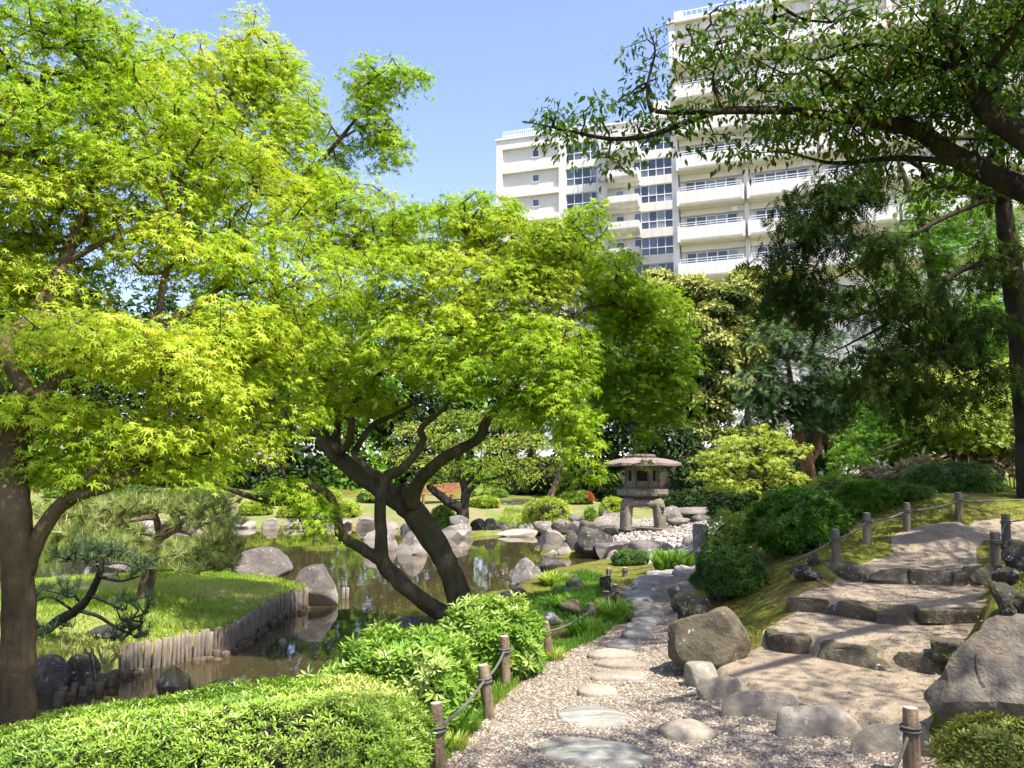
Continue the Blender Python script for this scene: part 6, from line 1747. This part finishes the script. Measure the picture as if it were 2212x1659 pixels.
hk_pads = [(1740,430,10.9,80,45,.7),(1840,400,10.9,100,45,.8),(1730,500,10.9,80,35,.6),(1800,480,10.9,80,35,.6),(1880,540,10.9,110,45,.8),(1720,600,10.9,80,35,.6),(1800,650,10.9,110,45,.8),(1960,650,11,120,60,.9),(2060,720,11.1,130,70,1),(1920,780,11,110,65,.9),(2000,850,11.1,100,55,.8),
 (2150,560,11.1,60,60,.8),(2150,380,11.1,50,60,.7),(2190,200,11.1,80,110,.9),(1680,560,10.9,60,30,.5),(1680,640,10.9,55,30,.5),(1860,850,11,70,45,.6),(2150,820,11.2,70,60,.7),('w',8.6,10.8,6.5,1.2,1.2,1.4),('w',8.4,11.2,8.5,1.2,1.2,1.4)]
tree("cypress_tree", "dark cypress with hanging feathery sprays at the right", "tree", hk_base, HK, BARK_D, hk_pads, HINOKI, 34, per_m2=36, per=13, rad=.20, size=.15, tmpl=SPRAY, droop=1.1, flat=.4, up=.6, jit=.5, twig_r=.004, shell=.2)

# ---- maples on the slope at right
def small_maple(name, label, D, trunk, pads, mat, seed, per_m2=14, per=20, rad=.35, size=.09, tmpl=M5, bark=BARK_M, base=None, cat="tree", group="maples on the slope", **kw):
    b = np.array(base) if base is not None else PD(*trunk[0][0][:3])
    return tree(name, label, cat, b, trunk, bark, pads, mat, seed, per_m2=per_m2, per=per, rad=rad, size=size, tmpl=tmpl, droop=.5, flat=.6, reach=.8, twig_r=.006, group=group, **kw)
small_maple("maple_tree", "sunlit maple with leaning trunk behind the dry bamboo grass", 14.5, [[(2080,1005,14.5,.17),(2040,970,14.6,.16),(2000,942,14.7,.14),(1970,905,14.8,.11),(1950,870,14.9,.08),(1960,820,15,.05),(2000,770,15,.02)], [(2030,965,14.6,.04),(2075,935,14.4,.04),(2110,905,14.3,.03),(2180,880,14.2,.015)], [(2000,942,14.7,.05),(1940,960,14.4,.03),(1880,985,14.2,.015)]],
            [(2110,860,14.4,110,35,.9),(2180,820,14.6,80,40,.8),(2060,905,14.3,90,30,.7),(2170,905,14.2,80,30,.7),(1990,830,14.9,90,50,.8),(2120,950,14.2,80,25,.6)], MAPLE_D, 41, per_m2=75, size=.075, rad=.28)
small_maple("maple_tree", "mid green drooping maple below the cypress, right of the forked pine", 15.5, [[(1930,1040,15.6,.12),(1935,980,15.6,.10),(1950,910,15.6,.07),(1960,850,15.6,.04)]],
            [(1930,900,15.4,80,50,.9),(1880,960,15.2,70,40,.8),(1960,960,15.0,80,35,.8),(1990,890,15.4,60,50,.7),(1840,1000,15.0,50,20,.5)], MAPLE_G, 42, per_m2=65, size=.075, rad=.28)
small_maple("maple_tree", "tall bright green maple high behind the cypress", 21, [[('w',11.5,21,1.5,.25),('w',11.3,21,5,.2),('w',10.8,21,8,.12),('w',10.2,21,10,.05)], [('w',11.3,21,5,.1),('w',9.6,20.5,6.6,.06),('w',8.4,20.2,7.4,.02)]],
            [(2060,440,20.5,110,60,1.4),(1960,560,20.5,120,55,1.4),(2090,560,20.8,100,60,1.3),(1900,640,20.5,100,40,1.1),(2040,680,20.6,130,50,1.3),(2150,480,21,90,90,1.4),(2000,480,20.6,80,40,1),(2160,720,21,80,70,1.3),(1960,740,20.8,120,40,1.2)], MAPLE_G, 43, per_m2=15, size=.13, rad=.45, base=(11.5, 21, 1.5))
small_maple("maple_tree", "small layered maple right behind the stone lantern", 19.5, [[(1672,1085,16.6,.12),(1660,1060,16.8,.10),(1625,1045,17.0,.08),(1590,1020,17.1,.05),(1560,1000,17.2,.02)], [(1655,1055,16.8,.06),(1650,1010,16.9,.05),(1630,970,17.0,.03),(1610,940,17.1,.015)], [(1640,1048,16.9,.05),(1700,1010,17.1,.03),(1720,970,17.2,.015)]],
            [(1570,985,16.9,70,16,.7),(1600,955,17.1,60,18,.7),(1640,935,17.2,60,20,.7),(1550,1020,16.8,55,14,.6),(1630,1000,16.8,80,20,.8),(1690,975,17.1,60,25,.7),(1590,1045,16.6,60,14,.6),(1690,1030,16.8,50,20,.6)], MAPLE_D, 44, per_m2=44, per=12, size=.080, rad=.22)

# ---- yew-like evergreen with forked reddish trunk behind the slope
YW = [[(1752,1075,18,.20),(1748,1035,18,.17),(1742,1000,18,.15),(1728,960,18,.13),(1722,900,18,.10),(1710,840,18,.07),(1700,760,18,.03)],
      [(1742,1000,18,.11),(1765,970,18,.09),(1765,920,18,.08),(1750,860,18,.05),(1760,790,18,.02)],
      [(1722,950,18,.07),(1690,965,18,.06),(1672,940,18,.05),(1670,900,18,.04),(1655,870,18,.03),(1620,850,18,.015)],
      [(1795,1060,18.3,.07),(1808,1010,18.3,.06),(1800,980,18.3,.055),(1785,940,18.3,.05),(1790,900,18.3,.035),(1800,850,18.3,.015)]]
tree("yew_tree", "dark layered evergreen with forked reddish trunk behind the bushes", "tree", PD(1752, 1075, 18), YW, BARK_R, [(1640,820,18,55,40,.9),(1720,800,18,90,50,1.1),(1680,860,18,80,35,1),(1760,850,18,70,40,1),(1650,900,18,50,25,.7),(1740,740,18,80,45,1),(1690,720,18,60,40,.9),(1820,830,18.2,50,50,.8),(1800,920,18.2,55,22,.7),(1840,950,18.2,40,18,.6),(1720,900,18,60,20,.7),(1760,670,18,60,40,.9)],
     YEW, 45, per_m2=34, per=14, rad=.30, size=.16, tmpl=SPRAY, droop=.35, flat=.7, reach=.7, twig_r=.006)

# ---- chinquapin with yellow young leaves, and the dark trees behind the lantern
def big_tree(name, label, base, skel, pads, mat, seed, per_m2=5, per=26, rad=.6, size=.22, tmpl=T_LANCE, bark=BARK_D, group=None, cat="tree", **kw):
    return tree(name, label, cat, base, skel, bark, pads, mat, seed, per_m2=per_m2, per=per, rad=rad, size=size, tmpl=tmpl, droop=.2, flat=.3, reach=1.5, twig_r=.012, up=.7, jit=.7, group=group, **kw)
CQ = [[(1490,1060,39,.5),(1495,980,39,.42),(1505,900,39,.36),(1530,820,39.5,.3),(1545,740,40,.2),(1550,650,40,.1)], [(1505,900,39,.25),(1560,840,39,.2),(1610,760,39,.12),(1640,680,39,.05)], [(1500,930,39,.2),(1470,850,39,.15),(1450,760,39,.1),(1450,680,39,.05)]]
big_tree("chinquapin_tree", "broad evergreen tree tufted with yellow young leaves before the building", PD(1490, 1060, 39), CQ,
 clumps([(1560,620,40,120,45,2.2),(1450,630,40,90,40,2),(1650,620,40,80,45,2),(1500,690,39,100,40,2),(1610,690,39,90,40,2),(1420,710,39.5,60,45,1.6),(1560,750,38.5,90,35,1.8),(1650,760,39,60,40,1.6),(1480,790,38.5,60,30,1.4),(1550,830,38,50,25,1.3),(1490,870,38,45,25,1.2),(1560,880,38,60,25,1.3),(1530,930,38,50,20,1.2),(1440,850,38.5,50,40,1.4),(1620,850,38.5,50,35,1.3)], 9, .34, 5),
 CHINQ, 46, per_m2=60, per=20, rad=.42, size=.18, tmpl=T_WIDE, shell=.6, top_hue=.42, hue=lambda c: -.02)
ev = [("dark evergreen filling the gap right of the lantern's roof", 1400, 40, [(1400,930,40,80,55,1.6),(1350,990,40,50,40,1.2),(1440,880,40,60,50,1.5)]), ("dark evergreen behind the lantern's roof, left one", 1285, 42, [(1285,900,42,90,80,2.2),(1260,980,41,80,60,1.8),(1330,850,42,70,60,1.8)]), ("dark evergreen directly behind the lantern's right side", 1480, 36, [(1480,1000,36,70,60,1.6),(1450,950,36.5,60,45,1.4),(1530,1040,35.5,70,35,1.3)]),
      ("dark evergreen behind the small layered maple", 1620, 33, [(1620,990,33,90,70,1.8),(1560,1050,32.5,70,30,1.2),(1690,1000,33,60,60,1.5)]), ("dark evergreen behind the forked yew trunk", 1790, 26, [(1790,960,26,80,80,1.6),(1730,1000,26,60,50,1.2),(1860,930,26.5,70,80,1.5),(1790,860,26,70,60,1.4)]),
      ("dark evergreen behind the leaning maple trunk", 1960, 24, [(1960,900,24,110,70,1.6),(1900,830,24,80,60,1.4),(2040,930,24,100,50,1.4)]), ("dark evergreen behind the bamboo grass", 2150, 23, [(2150,930,23,110,60,1.4),(2080,880,23,80,60,1.4)]), ("dark evergreen beyond the cypress at the right edge", 2140, 27, [(2140,800,27,110,90,2),(2060,760,27,90,70,1.8),(2180,660,27.5,80,90,1.8),(2020,850,26,80,60,1.5)])]
for i, (lb_, px, D, pads) in enumerate(ev):
    b = PD(px, 1080, D)
    big_tree("evergreen_tree", lb_, b, [[(px, 1080, D, .22), (px + 5, 1000, D, .18), (px - 5, 900, D, .12), (px, 820, D, .05)]], pads, EVERG, 50 + i, per_m2=10, per=24, rad=.5, size=.22, tmpl=T_WIDE, group="dark evergreens behind the garden")
# low dark shrubs under the trees behind the lantern
for i, (lb_, a, b, c, d, D) in enumerate([("dark leafy ground shrub behind the lantern's right leg", 1430, 1530, 1058, 1102, 31), ("dark shrub under the small layered maple", 1530, 1640, 1058, 1100, 27), ("dark shrub behind the red-ended azalea", 1180, 1300, 1020, 1075, 40), ("dark shrub left of the lantern's platform", 1290, 1350, 1030, 1082, 38), ("dark shrub behind the leaning thin trunk", 1080, 1200, 1010, 1068, 42)]):
    bush(lb_, a, b, c, d, EVERG, D=D, n=900, size=.16, per=6, layer=.35, loose=.1, name="evergreen_shrub", group="dark shrubs behind the garden")
# leaning thin trunk tree
big_tree("leaning_tree", "slender tree with leaning pale trunk behind the far lime azalea", PD(1190, 1074, 37), [[(1188,1078,37,.16),(1200,1045,37,.13),(1212,1015,37,.12),(1225,960,37,.09),(1235,900,37,.04)]], [(1230,880,37,80,50,1.6),(1180,920,37,70,40,1.4),(1260,940,37,50,35,1.2)], MAPLE_G, 60, per_m2=8, per=22, size=.15, rad=.45, tmpl=M5, bark=BARK_P)

# ---- pale pine with forked dark trunk on the far bank
big_tree("forked_tree", "pale layered tree with dark forked trunk on the far bank", PD(1000, 1116, 29.5),
 [[(1000,1122,29.5,.22),(996,1100,29.5,.2),(965,1080,29.5,.17),(935,1058,29.5,.13),(915,1030,29.5,.08),(900,1000,29.5,.04)], [(1000,1110,29.5,.17),(1005,1075,29.5,.17),(1003,1050,29.5,.15),(990,1015,29.6,.09),(985,960,29.8,.05)], [(1008,1068,29.5,.09),(1030,1045,29.5,.08),(1060,1035,29.5,.06),(1110,1020,29.5,.04)], [(1004,1050,29.5,.08),(1060,990,29.6,.05),(1120,960,29.6,.03)]],
 [(1000,1010,29.5,75,14,.8),(920,1000,29.5,60,14,.8),(1090,1000,29.5,80,14,.9),(1050,960,29.6,90,16,1),(960,950,29.7,80,16,1),(1130,950,29.6,70,15,.9),(1010,905,29.8,90,18,1.1),(1100,900,29.8,80,18,1),(900,930,29.7,60,16,.9),(1140,1030,29.4,55,10,.6),(930,1040,29.4,45,9,.5),(1060,1040,29.3,40,9,.5),(870,980,29.6,50,14,.8),(1190,980,30,50,20,.8)],
 MAPLE_D, 61, per_m2=24, per=18, size=.12, rad=.34, tmpl=T_LANCE, group="trees on the far bank")

# ---- trees across the pond behind the maples, each told apart by its place
far = [("far green tree behind the near maple's trunk", 60, 46, 130, 520, MAPLE_G), ("far pine-like tree left of the near maple's branch", 200, 50, 120, 580, YEW), ("far dark evergreen above the island pine", 330, 46, 130, 620, EVERG), ("far green tree above the island's far boulder", 480, 47, 120, 600, MAPLE_G), ("far dark evergreen behind the hanging maple branch", 620, 46, 130, 620, EVERG),
       ("far yellow-green tree behind the thick maple stem", 760, 47, 120, 640, MAPLE_G), ("far dark tree behind the maple's fork", 880, 48, 120, 630, EVERG), ("far green tree behind the bench", 1010, 50, 120, 620, MAPLE_G), ("far dark tree left of the lantern trees", 1150, 50, 110, 640, EVERG), ("far grey-green tree at the far left edge", -70, 48, 130, 500, YEW)]
for i, (lb_, px, D, w_, top, mt) in enumerate(far):
    b = PD(px, 1072, D)
    h_ = 1060 - top
    pads = [(px, 1060 - h_ * .25, D, w_ * .75, h_ * .20, 2.4), (px - w_ * .3, 1060 - h_ * .5, D, w_ * .6, h_ * .22, 2.4), (px + w_ * .35, 1060 - h_ * .55, D, w_ * .6, h_ * .22, 2.4), (px, top + h_ * .18, D, w_ * .5, h_ * .17, 2), (px, 1030, D - 1.5, w_ * .8, 38, 1.5, 2.0)]
    big_tree("far_tree", lb_, b, [[(px, 1072, D, .3), (px + 6, 960, D, .24), (px - 5, 860, D, .15), (px, top + 60, D, .05)]], pads, mt, 70 + i, per_m2=3.4, per=22, rad=.9, size=.38, tmpl=T_WIDE, group="trees across the pond")

# ---- pines on the island
def needle_pine(name, label, base, skel, pads, mat, seed, bark, per_m2, per, size, group="island pines", twr=.005):
    r = np.random.default_rng(seed)
    base = np.asarray(base, float)
    root = empty(name, base, label, "tree", group)
    nodes = limbs(root, base, skel, bark, seed)
    cent, out, K = pad_centres(pads, per_m2, r, .15)
    A_, par, w, n0 = grow(nodes, cent, r, .25)
    tag(obj("twigs", twig_mesh("twigs", A_, par, w, n0, bark, twr, off=base), root), None, None, None, "stuff")
    I = np.repeat(np.arange(len(cent)), per)
    ax = nz(out * np.array([1, 1, .2]) * .5 + [0, 0, .75] + r.normal(size=(len(cent), 3)) * .2)
    d = nz(ax[I] * .9 + r.normal(size=(len(I), 3)) * .6)
    rn_ = r.uniform(0, .85, len(cent))[I] + r.normal(size=len(I)) * .12
    sets = [(T_NEEDLE, cent[I] + r.normal(size=(len(I), 3)) * .012, d, r.normal(size=(len(I), 3)), size * r.uniform(.6, 1.2, len(I)), rn_)]
    k_ = r.choice(len(cent), int(len(cent) * .4)); c_ = cent[k_]                         # pale candles
    T_C = (np.array([(0, -.05, 0), (0, .05, 0), (1, 0, 0), (0, 0, .05), (0, 0, -.05)]), np.array([(0, 1, 2), (3, 4, 2)]))
    sets.append((T_C, c_, nz(np.array([0, 0, 1.0]) + r.normal(size=c_.shape) * .12), r.normal(size=c_.shape), size * .8, np.full(len(c_), 1.0)))
    v, f, q = join_leafsets(sets)
    tag(obj("needles", mesh_np("needles", v - base, f, mat, q), root), None, None, None, "stuff")
ip = G(312, 1297)
D0 = ip[1]
needle_pine("pine_tree", "spreading sunlit pine on the island lawn", ip,
 [[(305,1305,D0,.12),(313,1285,D0,.10),(322,1250,D0,.095),(328,1215,D0,.09),(338,1190,D0,.085),(345,1160,D0,.08),(370,1140,D0,.07),(380,1125,D0,.06),(372,1105,D0,.045),(365,1090,D0,.03)],
  [(345,1160,D0,.05),(340,1130,D0-.1,.045),(330,1118,D0-.2,.04),(280,1125,D0-.3,.03),(220,1140,D0-.4,.02),(160,1150,D0-.4,.008)], [(370,1140,D0,.05),(410,1120,D0-.1,.04),(460,1112,D0-.2,.028),(500,1100,D0-.2,.012)],
  [(345,1165,D0,.045),(385,1145,D0-.3,.04),(430,1160,D0-.5,.03),(470,1175,D0-.6,.02),(500,1170,D0-.6,.008)], [(335,1195,D0,.04),(350,1180,D0-.4,.035),(390,1195,D0-.6,.025),(440,1190,D0-.7,.012)], [(330,1210,D0,.03),(300,1215,D0-.4,.025),(260,1210,D0-.6,.012)], [(325,1235,D0,.025),(370,1230,D0-.5,.02),(420,1236,D0-.6,.014),(470,1226,D0-.6,.008)], [(340,1120,D0-.1,.03),(300,1080,D0+.1,.02),(230,1072,D0+.2,.012),(160,1075,D0+.2,.006)], [(375,1105,D0,.03),(430,1075,D0+.1,.02),(480,1062,D0+.2,.01)]],
 [(230,1105,D0,110,24,.8),(320,1090,D0+.2,100,20,.8),(420,1090,D0,90,22,.8),(180,1150,D0-.2,90,24,.7),(260,1160,D0-.4,70,22,.6),(450,1130,D0-.2,70,20,.6),(480,1170,D0-.5,50,22,.5),(420,1190,D0-.6,70,18,.5),(260,1200,D0-.5,70,20,.5),(420,1225,D0-.6,70,14,.4),(490,1215,D0-.6,30,14,.3),(150,1110,D0+.2,70,24,.6),(130,1190,D0-.2,50,30,.5)],
 PINE, 81, BARK_P, 130, 26, .17)
dp = PD(60, 1390, 9.6)
needle_pine("pine_tree", "dark shaded pine leaning out beside the left maple trunk", np.array([dp[0], dp[1], ground_at(dp[0], dp[1])]),
 [[(60,1400,9.6,0.0600),(120,1345,9.4,0.0562),(165,1318,9.2,0.0488),(195,1285,9.1,0.0413),(215,1240,9.0,0.0375),(222,1215,9.0,0.0263),(240,1190,9,0.0112)], [(165,1318,9.2,0.0225),(210,1330,8.9,0.0195),(250,1355,8.8,0.0150),(300,1378,8.7,0.0060)], [(195,1285,9.1,0.0225),(230,1300,8.9,0.0165),(265,1320,8.8,0.0090)], [(215,1245,9,0.0210),(260,1255,8.9,0.0150),(300,1245,8.8,0.0090)], [(160,1320,9.2,0.0188),(110,1290,9.1,0.0135),(75,1300,9.1,0.0060)], [(130,1345,9.4,0.0165),(90,1370,9.2,0.0112),(60,1385,9.2,0.0045)], [(215,1225,9,0.0150),(170,1205,9,0.0105),(130,1215,9,0.0045)]],
 [(230,1200,9,70,22,.5),(180,1190,9,50,20,.4),(290,1230,8.9,40,24,.4),(280,1310,8.8,45,30,.4),(270,1365,8.75,50,22,.4),(120,1275,9.1,55,20,.4),(110,1360,9.2,45,20,.4),(300,1350,8.7,30,30,.3)],
 PINE_D, 82, BARK_D, 120, 24, .12)
